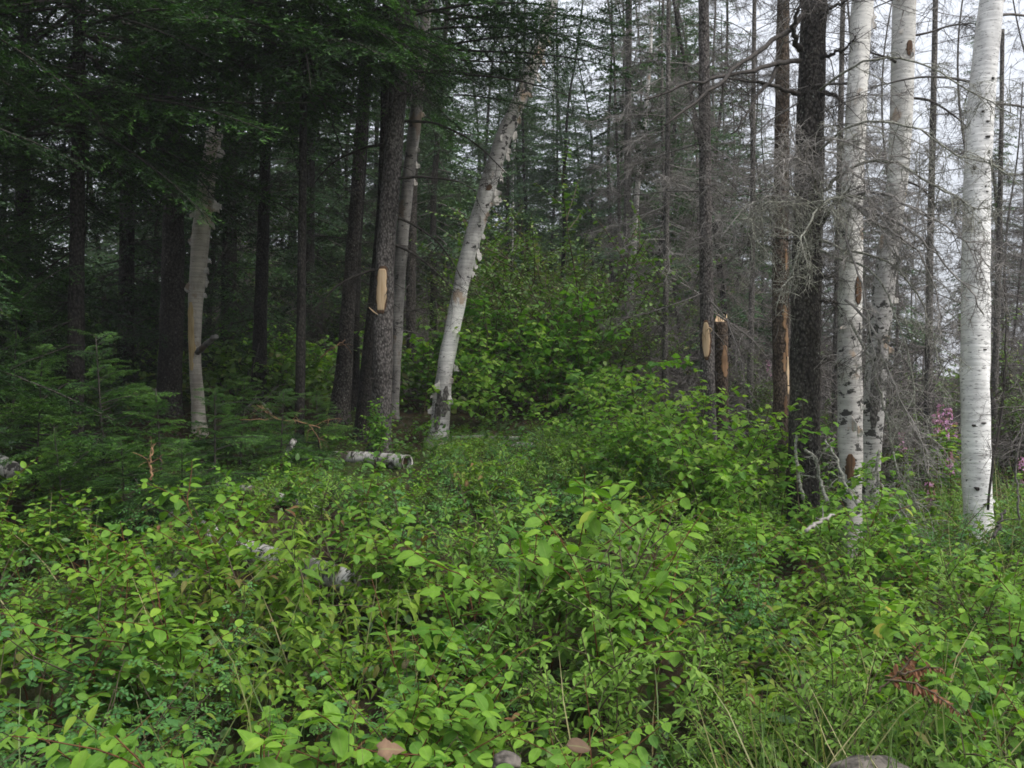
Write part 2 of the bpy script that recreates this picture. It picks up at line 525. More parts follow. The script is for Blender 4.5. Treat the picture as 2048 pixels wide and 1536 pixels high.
def litter_mat(name):
    m, nt, n, l, p = new_mat(name)
    no = n.new('ShaderNodeTexNoise'); no.inputs['Scale'].default_value = 9; no.inputs['Detail'].default_value = 9; no.inputs['Roughness'].default_value = .7
    l.new(mapped(nt, (1, 1, 1)), no.inputs['Vector'])
    r = ramp(nt, [(.3, (.012, .009, .006)), (.5, (.045, .032, .02)), (.7, (.10, .075, .045))])
    l.new(no.outputs['Fac'], r.inputs['Fac'])
    n2 = n.new('ShaderNodeTexNoise'); n2.inputs['Scale'].default_value = .7; n2.inputs['Detail'].default_value = 5
    l.new(mapped(nt, (1, 1, 1)), n2.inputs['Vector'])
    r2 = ramp(nt, [(.45, (0, 0, 0)), (.6, (.7, .7, .7))]); l.new(n2.outputs['Fac'], r2.inputs['Fac'])
    mm = n.new('ShaderNodeMix'); mm.data_type = 'RGBA'
    l.new(r2.outputs['Color'], mm.inputs['Factor']); l.new(r.outputs['Color'], mm.inputs['A']); mm.inputs['B'].default_value = (.03, .05, .012, 1)
    l.new(mm.outputs['Result'], p.inputs['Base Color'])
    p.inputs['Roughness'].default_value = .95; p.inputs['Specular IOR Level'].default_value = .1
    b = n.new('ShaderNodeBump'); b.inputs['Strength'].default_value = 1; b.inputs['Distance'].default_value = .05
    l.new(no.outputs['Fac'], b.inputs['Height']); l.new(b.outputs[0], p.inputs['Normal'])
    return m

M = {}
M['soil'] = litter_mat('forest_floor')
M['dogbane'] = leaf_mat('dogbane_leaf', [(0, (.062, .15, .028)), (.35, (.11, .225, .03)), (.7, (.16, .285, .034)), (.97, (.22, .33, .04)), (1, (.3, .28, .05))], .32, .5, spec=.11)
M['rose'] = leaf_mat('rose_leaf', [(0, (.045, .13, .04)), (.5, (.075, .185, .05)), (1, (.13, .25, .05))], .3, .5, spec=.11)
M['honey'] = leaf_mat('honeysuckle_leaf', [(0, (.065, .145, .02)), (.4, (.112, .2, .024)), (.72, (.165, .25, .03)), (.85, (.15, .14, .045)), (1, (.17, .085, .045))], .32, .5, spec=.11)
M['sweet'] = leaf_mat('meadowsweet_leaf', [(0, (.09, .18, .035)), (.5, (.14, .25, .045)), (1, (.2, .31, .06))], .32, .5, spec=.11)
M['maple'] = leaf_mat('maple_leaf', [(0, (.05, .135, .026)), (.4, (.09, .21, .028)), (.8, (.16, .30, .034)), (1, (.24, .34, .05))], .42, .5, spec=.11)
M['cover'] = leaf_mat('cover_leaf', [(0, (.035, .09, .02)), (.4, (.06, .135, .025)), (.8, (.10, .18, .03)), (1, (.13, .10, .04))], .3)
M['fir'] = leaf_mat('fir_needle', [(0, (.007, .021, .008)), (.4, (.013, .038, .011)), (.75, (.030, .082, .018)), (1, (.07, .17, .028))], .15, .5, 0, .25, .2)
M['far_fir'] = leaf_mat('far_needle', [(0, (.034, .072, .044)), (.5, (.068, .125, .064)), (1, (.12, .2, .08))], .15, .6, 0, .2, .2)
M['under'] = leaf_mat('undergrowth_leaf', [(0, (.05, .10, .022)), (.5, (.095, .18, .032)), (.85, (.16, .25, .05)), (1, (.24, .23, .10))], .3)
M['grass'] = leaf_mat('grass_blade', [(0, (.07, .13, .03)), (.5, (.12, .19, .05)), (.85, (.25, .24, .10)), (1, (.42, .36, .2))], .3, .5, 0)
M['fern_dead'] = leaf_mat('dead_fern', [(0, (.10, .042, .02)), (1, (.22, .10, .048))], .2, .7, 0)
M['tan_leaf'] = leaf_mat('dead_leaf', [(0, (.11, .07, .042)), (1, (.24, .15, .09))], .15, .8)
M['petal'] = leaf_mat('pink_petal', [(0, (.40, .17, .36)), (1, (.58, .31, .53))], .3, .6, 0)
M['redstem'] = stem_mat('red_stem', (.075, .025, .014), (.12, .055, .022))
M['greenstem'] = stem_mat('green_stem', (.07, .10, .03), (.12, .09, .04))
M['brownstem'] = stem_mat('brown_stem', (.045, .032, .022), (.10, .075, .05))
M['twig_dark'] = stem_mat('dark_twig', (.022, .019, .017), (.06, .052, .046))
M['twig_grey'] = stem_mat('grey_twig', (.15, .138, .128), (.30, .28, .26))
M['twig_mid'] = stem_mat('mid_twig', (.085, .076, .07), (.19, .172, .16))
M['lichen'] = stem_mat('lichened_branch', (.10, .09, .075), (.34, .345, .29), 55, .95, .6)
M['bark_spruce'] = bark_conifer('spruce_bark', (.035, .031, .029), (.115, .103, .097), (.20, .182, .172), lich=.66)
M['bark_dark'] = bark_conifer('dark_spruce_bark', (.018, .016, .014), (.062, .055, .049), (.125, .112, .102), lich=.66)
M['bark_shaded'] = bark_conifer('shaded_bark', (.010, .009, .008), (.030, .027, .024), (.065, .058, .052), lich=.72)  # dark bark darkened further: the shade at left is put into its colour
M['bark_grey'] = bark_conifer('grey_bark', (.05, .046, .042), (.13, .12, .11), (.21, .195, .18), lich=.7)
M['bark_brown'] = bark_conifer('brown_bark', (.03, .022, .017), (.09, .068, .052), (.155, .12, .095), lich=.72)
M['birch'] = bark_birch('birch_bark')
M['birch_bright'] = bark_birch('bright_birch_bark', (.82, .81, .79), (.62, .61, .6), patch=.66, dash=.62, tanamt=.74)
M['birch_old'] = bark_birch('old_birch_bark', (.26, .245, .228), (.12, .112, .105), (.15, .11, .08), patch=.6, dash=.63, tanamt=.58)
M['birch_tan'] = bark_birch('tan_birch_bark', (.52, .47, .40), (.30, .265, .22), (.26, .19, .125), patch=.69, dash=.67, tanamt=.6)
M['birch_log'] = bark_birch('fallen_birch_bark', (.74, .73, .70), (.36, .34, .32), (.3, .22, .16), patch=.56, dash=.57, tanamt=.66)
M['curl_out'] = bark_birch('peeling_bark', (.60, .57, .53), (.40, .37, .34), (.30, .225, .16), patch=.72, dash=.66, tanamt=.55)
M['wood'] = wood_mat('fresh_wood', (.44, .30, .17), (.58, .43, .28))
M['wood_orange'] = wood_mat('weathered_wood', (.15, .09, .05), (.30, .18, .10))
M['wood_dark'] = wood_mat('rotten_wood', (.03, .018, .011), (.12, .066, .036))
M['wood_yellow'] = wood_mat('bare_birch_wood', (.42, .29, .12), (.56, .43, .24))
M['rock'] = stem_mat('granite', (.03, .027, .022), (.14, .122, .105), 34, .95, 1.0)

# ------------------------------------------------------------------ ground
rng = np.random.default_rng(11)
def grid_axis(parts):
    return np.unique(np.concatenate([np.linspace(a, b, n) for a, b, n in parts]))
gx = grid_axis([(-400, -40, 20), (-40, -12, 40), (-12, 12, 160), (12, 40, 40), (40, 400, 20)])
gy = grid_axis([(-80, 0, 12), (0, 16, 140), (16, 60, 70), (60, 600, 24)])
X, Y = np.meshgrid(gx, gy)
Z = H(X, Y) + .02 * rng.normal(size=X.shape) * (np.abs(X) < 13) * (Y < 17) * (Y > 0)
nx, ny = len(gx), len(gy)
i, j = np.meshgrid(np.arange(nx - 1), np.arange(ny - 1))
a = (j * nx + i).ravel()
g = MB()
g.add(np.stack([X, Y, Z], -1), np.stack([a, a + 1, a + nx + 1, a + nx], 1))
tag(g.obj('ground', M['soil']), kind='structure')

# ------------------------------------------------------------------ conifer sprays (prototypes stamped into crowns)
def needles(mb, A, B, spacing, nl, nw, rng, tone, mat=0, up=.25):
    A = A.reshape(-1, 3); B = B.reshape(-1, 3)
    L = np.linalg.norm(B - A, axis=1)
    cnt = np.maximum(1, (L / spacing)).astype(int)
    k = np.repeat(np.arange(len(A)), cnt)
    n = len(k)
    f = rng.random(n)[:, None]
    P = A[k] + (B[k] - A[k]) * f
    T = nz(B[k] - A[k])
    side = nz(np.cross(T, np.array([0, 0, 1.])) + 1e-6)
    sg = np.where(rng.random(n) < .5, -1, 1)[:, None]
    D = nz(T * .75 + side * sg * rng.uniform(.35, .9, (n, 1)) + np.array([0, 0, 1.]) * rng.normal(up, .3, (n, 1)))
    W = nz(np.cross(D, np.array([0, 0, 1.]) + rng.normal(0, .4, (n, 3))))
    l_ = nl * rng.uniform(.7, 1.2, (n, 1))
    V = np.stack([P - W * nw * .5, P + W * nw * .5, P + D * l_], 1)
    fs = np.arange(3 * n).reshape(n, 3)
    t = np.repeat(np.broadcast_to(tone, (len(A),))[k], 3)
    mb.add(V, fs, t, None, mat)

def fir_spray(rng, L, spacing=.008, nl=.02, nw=.0035, side_gap=.04, droop=.12, sub=True, dens=1.0, tip=.25):
    """one flat bough along +X: axis, side shoots, sub-shoots, needles (mat 0) on twigs (mat 1)"""
    mb = MB()
    ax = grow(rng, [[0, 0, 0]], [[1, 0, .1]], L, 8, .04, droop * .25)
    ribs(mb, ax, .004 + .006 * L, .25, 5, .5, 1)
    m = int(L / side_gap)
    t = np.linspace(.12, .98, m)[None]
    P, T = sample(ax, t)
    sg = np.where(np.arange(m) % 2, 1., -1.)[:, None]
    sd_ = nz(np.cross(T, [0, 0, 1.]))
    D = T * rng.uniform(.55, .95, (m, 1)) + sd_ * sg + rng.normal(0, .12, (m, 3))
    tt = t[0]
    ln = (L * (.42 * (1 - tt) ** .8 + .07)) * rng.uniform(.6, 1.15, m)
    keep = rng.random(m) < dens
    P, D, ln, tt = P[keep], D[keep], ln[keep], tt[keep]
    s1 = grow(rng, P, D, ln, 4, .07, .06)
    ribs(mb, s1, .0022, .4, 3, .5, 1)
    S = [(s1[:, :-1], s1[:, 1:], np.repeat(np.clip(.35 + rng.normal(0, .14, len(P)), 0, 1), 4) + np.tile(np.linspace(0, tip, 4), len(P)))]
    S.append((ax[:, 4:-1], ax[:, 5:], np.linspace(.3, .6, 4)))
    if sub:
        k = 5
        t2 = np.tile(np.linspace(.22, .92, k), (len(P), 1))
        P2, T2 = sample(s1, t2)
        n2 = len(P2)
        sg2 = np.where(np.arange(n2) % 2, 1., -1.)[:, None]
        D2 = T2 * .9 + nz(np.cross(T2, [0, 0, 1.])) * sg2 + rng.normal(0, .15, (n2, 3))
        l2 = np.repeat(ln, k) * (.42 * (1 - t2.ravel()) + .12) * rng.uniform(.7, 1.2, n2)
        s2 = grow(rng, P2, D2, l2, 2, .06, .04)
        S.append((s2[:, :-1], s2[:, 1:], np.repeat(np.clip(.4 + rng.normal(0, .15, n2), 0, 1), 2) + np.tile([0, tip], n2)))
    for A, B, tn in S:
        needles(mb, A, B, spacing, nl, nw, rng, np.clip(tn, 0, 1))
    return mb.arrays()

def dead_bough(rng, L, r0=.01, n1=16, n2=6, droop=.08, n3=0, tw=1.0):
    """bare bough along +X with twigs on twigs"""
    mb = MB()
    ax = grow(rng, [[0, 0, 0]], [[1, 0, .15]], L, 9, .09, droop)
    ribs(mb, ax, r0, .25, 5)
    t = rng.uniform(.12, 1, (1, n1))
    P, T = sample(ax, t)
    D = T * .6 + nz(rng.normal(0, 1, (n1, 3)) * [1, 1, .55]) * .9
    l1 = L * rng.uniform(.15, .5, n1) * (1.15 - .7 * t[0])
    s1 = grow(rng, P, D, l1, 5, .14, .07)
    ribs(mb, s1, (.35 * r0 + .001) * (.5 + .5 * tw), .4, 3)
    t2 = rng.uniform(.15, 1, (n1, n2))
    P2, T2 = sample(s1, t2)
    m = len(P2)
    D2 = T2 * .6 + nz(rng.normal(0, 1, (m, 3)))
    s2 = grow(rng, P2, D2, np.repeat(l1, n2) * rng.uniform(.15, .5, m), 3, .18, .06)
    ribs(mb, s2, .0021 * tw, .5, 3)
    if n3:
        P3, T3 = sample(s2, rng.uniform(.2, 1, (m, n3)))
        q = len(P3)
        s3 = grow(rng, P3, T3 * .5 + nz(rng.normal(0, 1, (q, 3))), rng.uniform(.03, .09, q), 2, .2, .04)
        ribs(mb, s3, .0014, .6, 3)
    return mb.arrays()

def stamp(mb, proto, P, yaw, pitch, roll=0, s=1, dt=0):
    V, T, U, fs = proto
    cr_, sr = math.cos(roll), math.sin(roll)
    cp, sp = math.cos(pitch), math.sin(pitch)
    cyw, syw = math.cos(yaw), math.sin(yaw)
    Rx = np.array([[1, 0, 0], [0, cr_, -sr], [0, sr, cr_]])
    Ry = np.array([[cp, 0, -sp], [0, 1, 0], [sp, 0, cp]])
    Rz = np.array([[cyw, -syw, 0], [syw, cyw, 0], [0, 0, 1]])
    R = Rz @ Ry @ Rx
    W = V @ R.T * s + np.asarray(P, float)
    k = mb.n
    mb.v.append(W); mb.t.append(np.clip(T + dt, 0, 1)); mb.u.append(U); mb.n += len(V)
    for f, m in fs:
        mb.f.append((f + k, m))

def crown(rng, mb, protos, protoL, axis, z0, z1, Lmax, n, shape=.8, lo=-.35, hi=.5, dt=.1, bare=None, barep=0.0, Lmin=.25):
    """boughs round a trunk axis(z) -> xyz"""
    for k in range(n):
        f = (k + rng.random()) / n
        z = z0 + (z1 - z0) * f
        L = max(Lmin, Lmax * (1 - f) ** shape * rng.uniform(.6, 1.1))
        i = rng.integers(len(protos))
        stamp(mb, protos[i], axis(z), rng.uniform(0, 2 * PI), lo + (hi - lo) * f + rng.normal(0, .12), rng.normal(0, .15), L / protoL, rng.normal(0, dt))

# ------------------------------------------------------------------ trunks
class Trunk:
    def __init__(s, rows, Y, top=None, topr=.03, z_bottom=None):
        """rows: (px, py, width in px), bottom to top"""
        Ys = [r[3] if len(r) > 3 else Y for r in rows]
        P = np.array([at(r[0], r[1], yy) for r, yy in zip(rows, Ys)])
        R = np.array([r[2] * yy / F / 2 for r, yy in zip(rows, Ys)])
        zg = float(H(P[0, 0], P[0, 1]))
        d = P[0] - P[1]
        if zg - .2 < P[0, 2]:
            e = P[0] + d / abs(d[2]) * (P[0, 2] - zg + .2)
            P = np.vstack([e, P]); R = np.concatenate([[R[0]], R])
        if top is not None and top > P[-1, 2]:
            d = nz(P[-1] - P[-2]); d = nz(d * .5 + np.array([0, 0, .6]))
            P = np.vstack([P, P[-1] + d / d[2] * (top - P[-1, 2])]); R = np.append(R, topr)
        z = np.arange(P[0, 2], P[-1, 2], .05)
        c = np.stack([np.interp(z, P[:, 2], P[:, k]) for k in range(3)], 1)
        r = np.interp(z, P[:, 2], R)
        k = min(15, len(z) // 4 * 2 + 1)
        ker = np.hanning(k + 2)[1:-1]; ker /= ker.sum()
        pad = k // 2
        for q in range(2):
            c[:, q] = np.convolve(np.pad(c[:, q], pad, mode='reflect', reflect_type='odd'), ker, 'valid')
        r = np.convolve(np.pad(r, pad, mode='edge'), ker, 'valid')
        s.zg = zg
        r = r * (1 + .28 * np.exp(-np.clip(z - zg, 0, 9) / .13))
        s.z, s.c, s.r = z, c, r
        s.base = np.array([np.interp(zg, z, c[:, 0]), np.interp(zg, z, c[:, 1]), zg])
        s.Y = Y
    def at(s, z):
        return np.array([np.interp(z, s.z, s.c[:, 0]), np.interp(z, s.z, s.c[:, 1]), z])
    def rad(s, z):
        return np.interp(z, s.z, s.r)
    def zpix(s, py):
        return EYE - (py - 768) * s.Y / F
    def build(s, mat, parent, rng, rn=.05, sides=22, name='trunk', cap=True, bark=None):
        """bark: [(py, t)] how white (1) or grey and old (0) a birch's bark is along its height"""
        mb = MB()
        tube(mb, s.c, s.r, sides, .5, 0, cap, rn, rng)
        if bark:
            zs, ts = zip(*sorted((s.zpix(py), v) for py, v in bark))
            mb.t[-1] = np.interp(mb.v[-1][:, 2], zs, ts)
        return mb.obj(name, mat, parent)
    def plate(s, z0, z1, face, halfw, rng, off=.004, n=34, m=11, shape=None, rag=.3):
        """an uneven patch lying on the trunk; face: angle of its middle, halfw: half angle"""
        mb = MB()
        t = np.linspace(0, 1, n)
        if shape is None:
            shape = np.clip(np.sin(PI * np.clip(t, .02, .98)) ** .45, .05, 1)
        else:
            shape = np.interp(t, *shape)
        wl = halfw * shape * (1 + rag * np.convolve(rng.normal(0, 1, n), [.3, .4, .3], 'same'))
        wr = halfw * shape * (1 + rag * np.convolve(rng.normal(0, 1, n), [.3, .4, .3], 'same'))
        V = []
        for k in range(n):
            z = z0 + (z1 - z0) * t[k]
            for q in range(m):
                u = q / (m - 1) * 2 - 1
                a = face + (u * wl[k] if u < 0 else u * wr[k])
                edge = abs(u) > .99 or k in (0, n - 1)
                r = s.rad(z) + (-.012 if edge else off)
                V.append(s.at(z) + r * np.array([math.cos(a), math.sin(a), 0]))
        i, j = np.meshgrid(np.arange(m - 1), np.arange(n - 1))
        b = (j * m + i).ravel()
        mb.add(np.array(V), np.stack([b, b + 1, b + m + 1, b + m], 1))
        return mb
    def curl(s, z, face, wid, hgt, turn, rng, mb=None, off=.002, sgn=1, ragged=.25):
        """a strip of bark lifting off the trunk and rolling outwards"""
        mb = mb or MB()
        n, m = 9, 7
        o = np.array([math.cos(face), math.sin(face), 0]); tg = np.array([-math.sin(face), math.cos(face), 0]) * sgn
        c0 = s.at(z) + o * (s.rad(z) + off)
        rc = wid / max(turn, .3)
        V = []
        rg = rng.uniform(-ragged, ragged, (2, n)) * hgt * .8
        rg = (rg + np.roll(rg, 1, 1) + np.roll(rg, 2, 1)) / 2
        for k in range(n):
            u = k / (n - 1)
            ph = u * turn
            base = c0 + tg * rc * math.sin(ph) + o * rc * (1 - math.cos(ph))
            for q in range(m):
                v = q / (m - 1) - .5
                zz = v * hgt * (1 - .75 * u ** 1.3) - .25 * hgt * u + (rg[0, k] if v < 0 else rg[1, k]) * (.3 + u) * abs(v) * 2
                V.append(base + np.array([0, 0, zz]) + o * .01 * abs(v) * u)
        i, j = np.meshgrid(np.arange(m - 1), np.arange(n - 1))
        b = (j * m + i).ravel()
        mb.add(np.array(V), np.stack([b, b + 1, b + m + 1, b + m], 1))
        return mb

def curl_part(tr, parent, z, face, wid, hgt, turn, rng, sgn=1, mat='curl_out', name='bark_curl', label=None):
    wid, hgt = wid * .72, hgt * .85
    o = tr.curl(z, face, wid, hgt, turn, rng, sgn=sgn).obj(name, M[mat], parent)
    md = o.modifiers.new('thickness', 'SOLIDIFY'); md.thickness = .003
    if label: o['label'] = label
    return o

FRONT = -PI / 2

# ------------------------------------------------------------------ limbs drawn point by point
def smooth_path(P, n, rng, jit=.0):
    P = np.asarray(P, float)
    d = np.concatenate([[0], np.cumsum(np.linalg.norm(np.diff(P, axis=0), axis=1))])
    t = np.linspace(0, d[-1], n)
    Q = np.stack([np.interp(t, d, P[:, k]) for k in range(3)], 1)
    for _ in range(2):
        R = Q.copy(); R[1:-1] = (Q[:-2] + 2 * Q[1:-1] + Q[2:]) / 4; Q = R
    if jit:
        Q[1:-1] += rng.normal(0, jit, (n - 2, 3))
    return Q

def twiggy(mb, Q, rng, r0, r1, n1=14, n2=6, n3=3, l1=.35, grav=.09, jit=.15, t0=.15, tw=1.0):
    n = len(Q)
    tube(mb, Q, np.linspace(r0, r1, n), 7, .5, 0, True, .12, rng)
    if not n1: return
    pts = Q[None]
    t = rng.uniform(t0, 1, (1, n1))
    P, T = sample(pts, t)
    s1 = grow(rng, P, T * .55 + nz(rng.normal(0, 1, (n1, 3))), l1 * rng.uniform(.35, 1.3, n1), 6, jit, grav)
    ribs(mb, s1, (.28 * r1 + .0022) * tw, .4, 4)
    if n2:
        P2, T2 = sample(s1, rng.uniform(.15, 1, (n1, n2)))
        m = len(P2)
        s2 = grow(rng, P2, T2 * .5 + nz(rng.normal(0, 1, (m, 3))), l1 * rng.uniform(.1, .5, m), 4, jit * 1.2, grav)
        ribs(mb, s2, .0019 * tw, .5, 3)
        if n3:
            P3, T3 = sample(s2, rng.uniform(.1, 1, (m, n3)))
            q = len(P3)
            s3 = grow(rng, P3, T3 * .5 + nz(rng.normal(0, 1, (q, 3))), rng.uniform(.03, .13, q), 2, .2, grav)
            ribs(mb, s3, .0013 * tw, .6, 3)

def limb(parent, rows, r0, r1, mat, rng, name='branch', label=None, jit=.008, **kw):
    mb = MB()
    Q = smooth_path([at(*r) for r in rows], 18, rng, jit)
    twiggy(mb, Q, rng, r0, r1, **kw)
    o = mb.obj(name, M[mat], parent)
    if label: o['label'] = label
    return o

def bough_from(tr, parent, z, yaw, L, rise, rng, r0=.014, mat='twig_dark', droop=.06, name='branch', **kw):
    mb = MB()
    p = tr.at(z)
    d = np.array([math.cos(yaw), math.sin(yaw), rise])
    Q = grow(rng, [p + .6 * tr.rad(z) * d], [d], L, 14, .06, droop)[0]
    twiggy(mb, Q, rng, r0, .25 * r0, **kw)
    return mb.obj(name, M[mat], parent)

def snags(tr, parent, rng, n, z0, z1, mat='twig_dark', l=(.08, .35), r=.008):
    """short broken branch stubs round a trunk, each its own part"""
    for k in range(n):
        z = rng.uniform(z0, z1)
        bough_from(tr, parent, z, rng.uniform(0, 2 * PI), rng.uniform(*l), rng.uniform(-.4, .3), rng, r, mat, n1=3, n2=2, n3=0, l1=.12, name='branch_stub')

# ------------------------------------------------------------------ prototypes of boughs
R1 = np.random.default_rng(5)
SPRAY = [fir_spray(R1, 1.5, .0072, .027, .0078, .05, tip=.38) for _ in range(4)]          # near firs
SPRAY_MID = [fir_spray(R1, 1.5, .020, .05, .022, .075, dens=.9) for _ in range(3)]    # trees at ten to twenty metres
SPRAY_FAR = [fir_spray(R1, 1.5, .034, .088, .046, .11, dens=.86) for _ in range(3)]
SPRAY_TIP = [fir_spray(R1, .8, .0055, .024, .0085, .035, droop=.16, tip=.5) for _ in range(3)]   # saplings with fresh tips
DEAD = [dead_bough(R1, 1.4, .010, 16, 6, .06, 3) for _ in range(4)]
DEAD_FAR = [dead_bough(R1, 1.4, .012, 20, 7, .05, tw=1.9) for _ in range(3)]

# ------------------------------------------------------------------ the trees one can tell apart
rng = np.random.default_rng(21)

def dead_crown(tr, parent, rng, z0, z1, Lmax, n, mat='twig_grey', lo=-.35, hi=.15, shape=.5, protos=None):
    mb = MB()
    crown(rng, mb, protos or DEAD, 1.4, tr.at, z0, z1, Lmax, n, shape, lo, hi)
    return mb.obj('crown', M[mat], parent)

def live_crown(tr, parent, rng, z0, z1, Lmax, n, protos=None, mat='fir', lo=-.4, hi=.5, shape=.75):
    mb = MB()
    crown(rng, mb, protos or SPRAY_MID, 1.5, tr.at, z0, z1, Lmax, n, shape, lo, hi)
    return mb.obj('crown', [M[mat], M['twig_dark']], parent)

# 1. spruce with the axe blaze
tr = Trunk([(757, 915, 46.4), (761, 860, 43.0), (765, 760, 40.4), (767, 620, 39.6), (771, 500, 38.7), (781, 380, 37.0), (793, 230, 35.3), (803, 60, 32.7), (812, -200, 29.2)], 10, 14.5)
t = thing('spruce_tree', tr.base, 'grey spruce with a long pale axe blaze facing the road', 'tree', 'spruces and firs in the wood')
tr.build(M['bark_spruce'], t, rng)
z0, z1 = tr.zpix(624), tr.zpix(538)
pl = tr.plate(z0, z1, FRONT - .12, .62, rng, shape=([0, .04, .16, .3, .5, .62, .75, .93, 1], [.5, .62, .72, .95, .98, .8, .92, .8, .35]), rag=.06, off=.014)
tr.plate(z0 - .035, z1 + .03, FRONT - .12, .74, rng, shape=([0, .04, .16, .3, .5, .62, .75, .93, 1], [.5, .62, .72, .95, .98, .8, .92, .8, .35]), rag=.18, off=.009).obj('bark_lip', M['wood_dark'], t)
b = pl.obj('blaze', M['wood'], t); b['label'] = 'pale bare wood blaze cut in the bark'
mb = MB(); zz = tr.zpix(625)
p0 = tr.at(zz) + np.array([-.095, -.10, .0])
tube(mb, np.array([p0 + [-.045, -.05, .045], p0, p0 + [.045, -.012, -.03]]), [.004, .008, .004], 6)
mb.obj('wood_chip', M['wood'], t)
snags(tr, t, rng, 16, 1.2, 4.2)
for z, yaw, L, rise in [(5.1, .12, 2.0, .18), (4.55, .35, 1.5, .22), (3.9, -.5, 1.0, .05), (4.3, 2.9, 1.3, .1), (3.5, .6, 1.1, -.1), (3.2, .2, .9, -.25), (2.9, 3.3, 1.0, -.1), (4.8, -1.2, 1.1, .1)]:
    bough_from(tr, t, z, yaw, L, rise, rng, .018, n1=14, n2=6, n3=3, l1=.4)
live_crown(tr, t, rng, 5.3, 14.3, 2.3, 80, SPRAY, lo=-.2)
mb = MB()     # the live boughs that hang into view at the top
for (px, py, yw, L, pt) in [(880, 95, .05, 2.0, -.02), (830, 140, .5, 1.5, -.1), (800, 130, 3.0, 1.5, -.12), (790, 90, 3.5, 1.9, -.1), (900, 60, -.25, 1.9, -.05), (850, 30, -.6, 2.1, -.1), (790, 60, -2.4, 1.9, -.12), (830, 20, .25, 2.4, -.02), (780, 140, -1.9, 1.2, -.2), (820, 100, .9, 1.6, 0), (960, 100, .0, 1.9, -.06), (960, 40, -.1, 2.0, 0), (1000, 190, -.2, 1.2, -.15), (1020, 120, .1, 1.3, -.2)]:
    q = at(px, py, 10)
    stamp(mb, SPRAY[rng.integers(3)], [q[0] * .55 + tr.at(q[2])[0] * .45, 10, q[2]], yw, pt, rng.normal(0, .2), L / 1.5, .12)
mb.obj('bough', [M['fir'], M['twig_dark']], t)

# 2. leaning birch
tr = Trunk([(878, 868, 39.6), (884, 790, 34.8), (889, 740, 33.3), (899, 690, 32.5), (917, 600, 30.9), (930, 530, 31.7), (950, 460, 31.7), (968, 400, 34.0), (985, 340, 33.3), (1008, 270, 31.7), (1033, 215, 30.1), (1060, 150, 28.5), (1080, 90, 26.9), (1098, 30, 23.8), (1116, -60, 22.1), (1150, -260, 17.5)], 11, None)
t = thing('birch_tree', tr.base, 'leaning birch with ragged peeling bark, middle of the wood', 'tree', 'paper birches')
tr.build(M['birch'], t, rng, .07, bark=[(880, .1), (770, .25), (730, .3), (690, .75), (600, .8), (560, .35), (450, .35), (300, .05), (0, -.15)])
for py, f, wd, h, tn, sg in [(385, -.35, .16, .13, 2.2, 1), (398, -.15, .14, .10, 1.6, 1), (410, -.6, .1, .08, 2.6, 1), (470, .0, .10, .14, 1.4, 1), (505, -.1, .13, .20, 1.2, 1), (545, .0, .15, .16, 1.0, 1), (300, -.3, .09, .12, 2, 1), (340, -.25, .12, .1, 1.7, 1), (330, -.9, .08, .1, 2.2, 1), (120, -.3, .08, .16, 1.2, 1), (790, -2.3, .10, .12, 1.8, -1), (770, -1.9, .11, .16, 1.2, -1), (820, -2.6, .09, .12, 1.5, -1), (735, -.1, .15, .12, 1.0, 1), (440, -1.4, .07, .12, 2.2, 1), (760, -.9, .10, .14, 1.8, 1), (800, -.6, .08, .14, 1.5, 1), (240, -.7, .08, .14, 1.8, 1), (190, -.5, .08, .12, 2, 1), (392, -.2, .2, .2, 1.2, 1), (402, -.05, .22, .12, 1.0, 1), (310, .0, .12, .16, 1.3, 1), (350, .1, .14, .2, 1.0, 1), (270, -.2, .1, .2, 1.6, 1), (150, -.2, .1, .2, 1.6, 1), (110, -2.6, .08, .14, 1.6, -1), (80, -.2, .1, .16, 1.3, 1), (60, -1.3, .1, .12, 2, 1), (430, -.7, .1, .1, 2.4, 1), (490, -.8, .08, .16, 2.2, 1), (525, .1, .16, .18, .9, 1), (280, -1.6, .08, .1, 2.3, -1), (220, -1.2, .08, .1, 2.3, 1)]:
    curl_part(tr, t, tr.zpix(py), f, wd, h, tn, rng, sg)
for py0, py1, f, hw in [(860, 780, -1.8, .5), (835, 770, -1.1, .45)]:
    tr.plate(tr.zpix(py0), tr.zpix(py1), f, hw, rng, .006).obj('bare_patch', M['bark_grey'], t)
tr.plate(tr.zpix(385), tr.zpix(372), -1.3, .5, rng, .003).obj('bare_patch', M['wood_dark'], t)

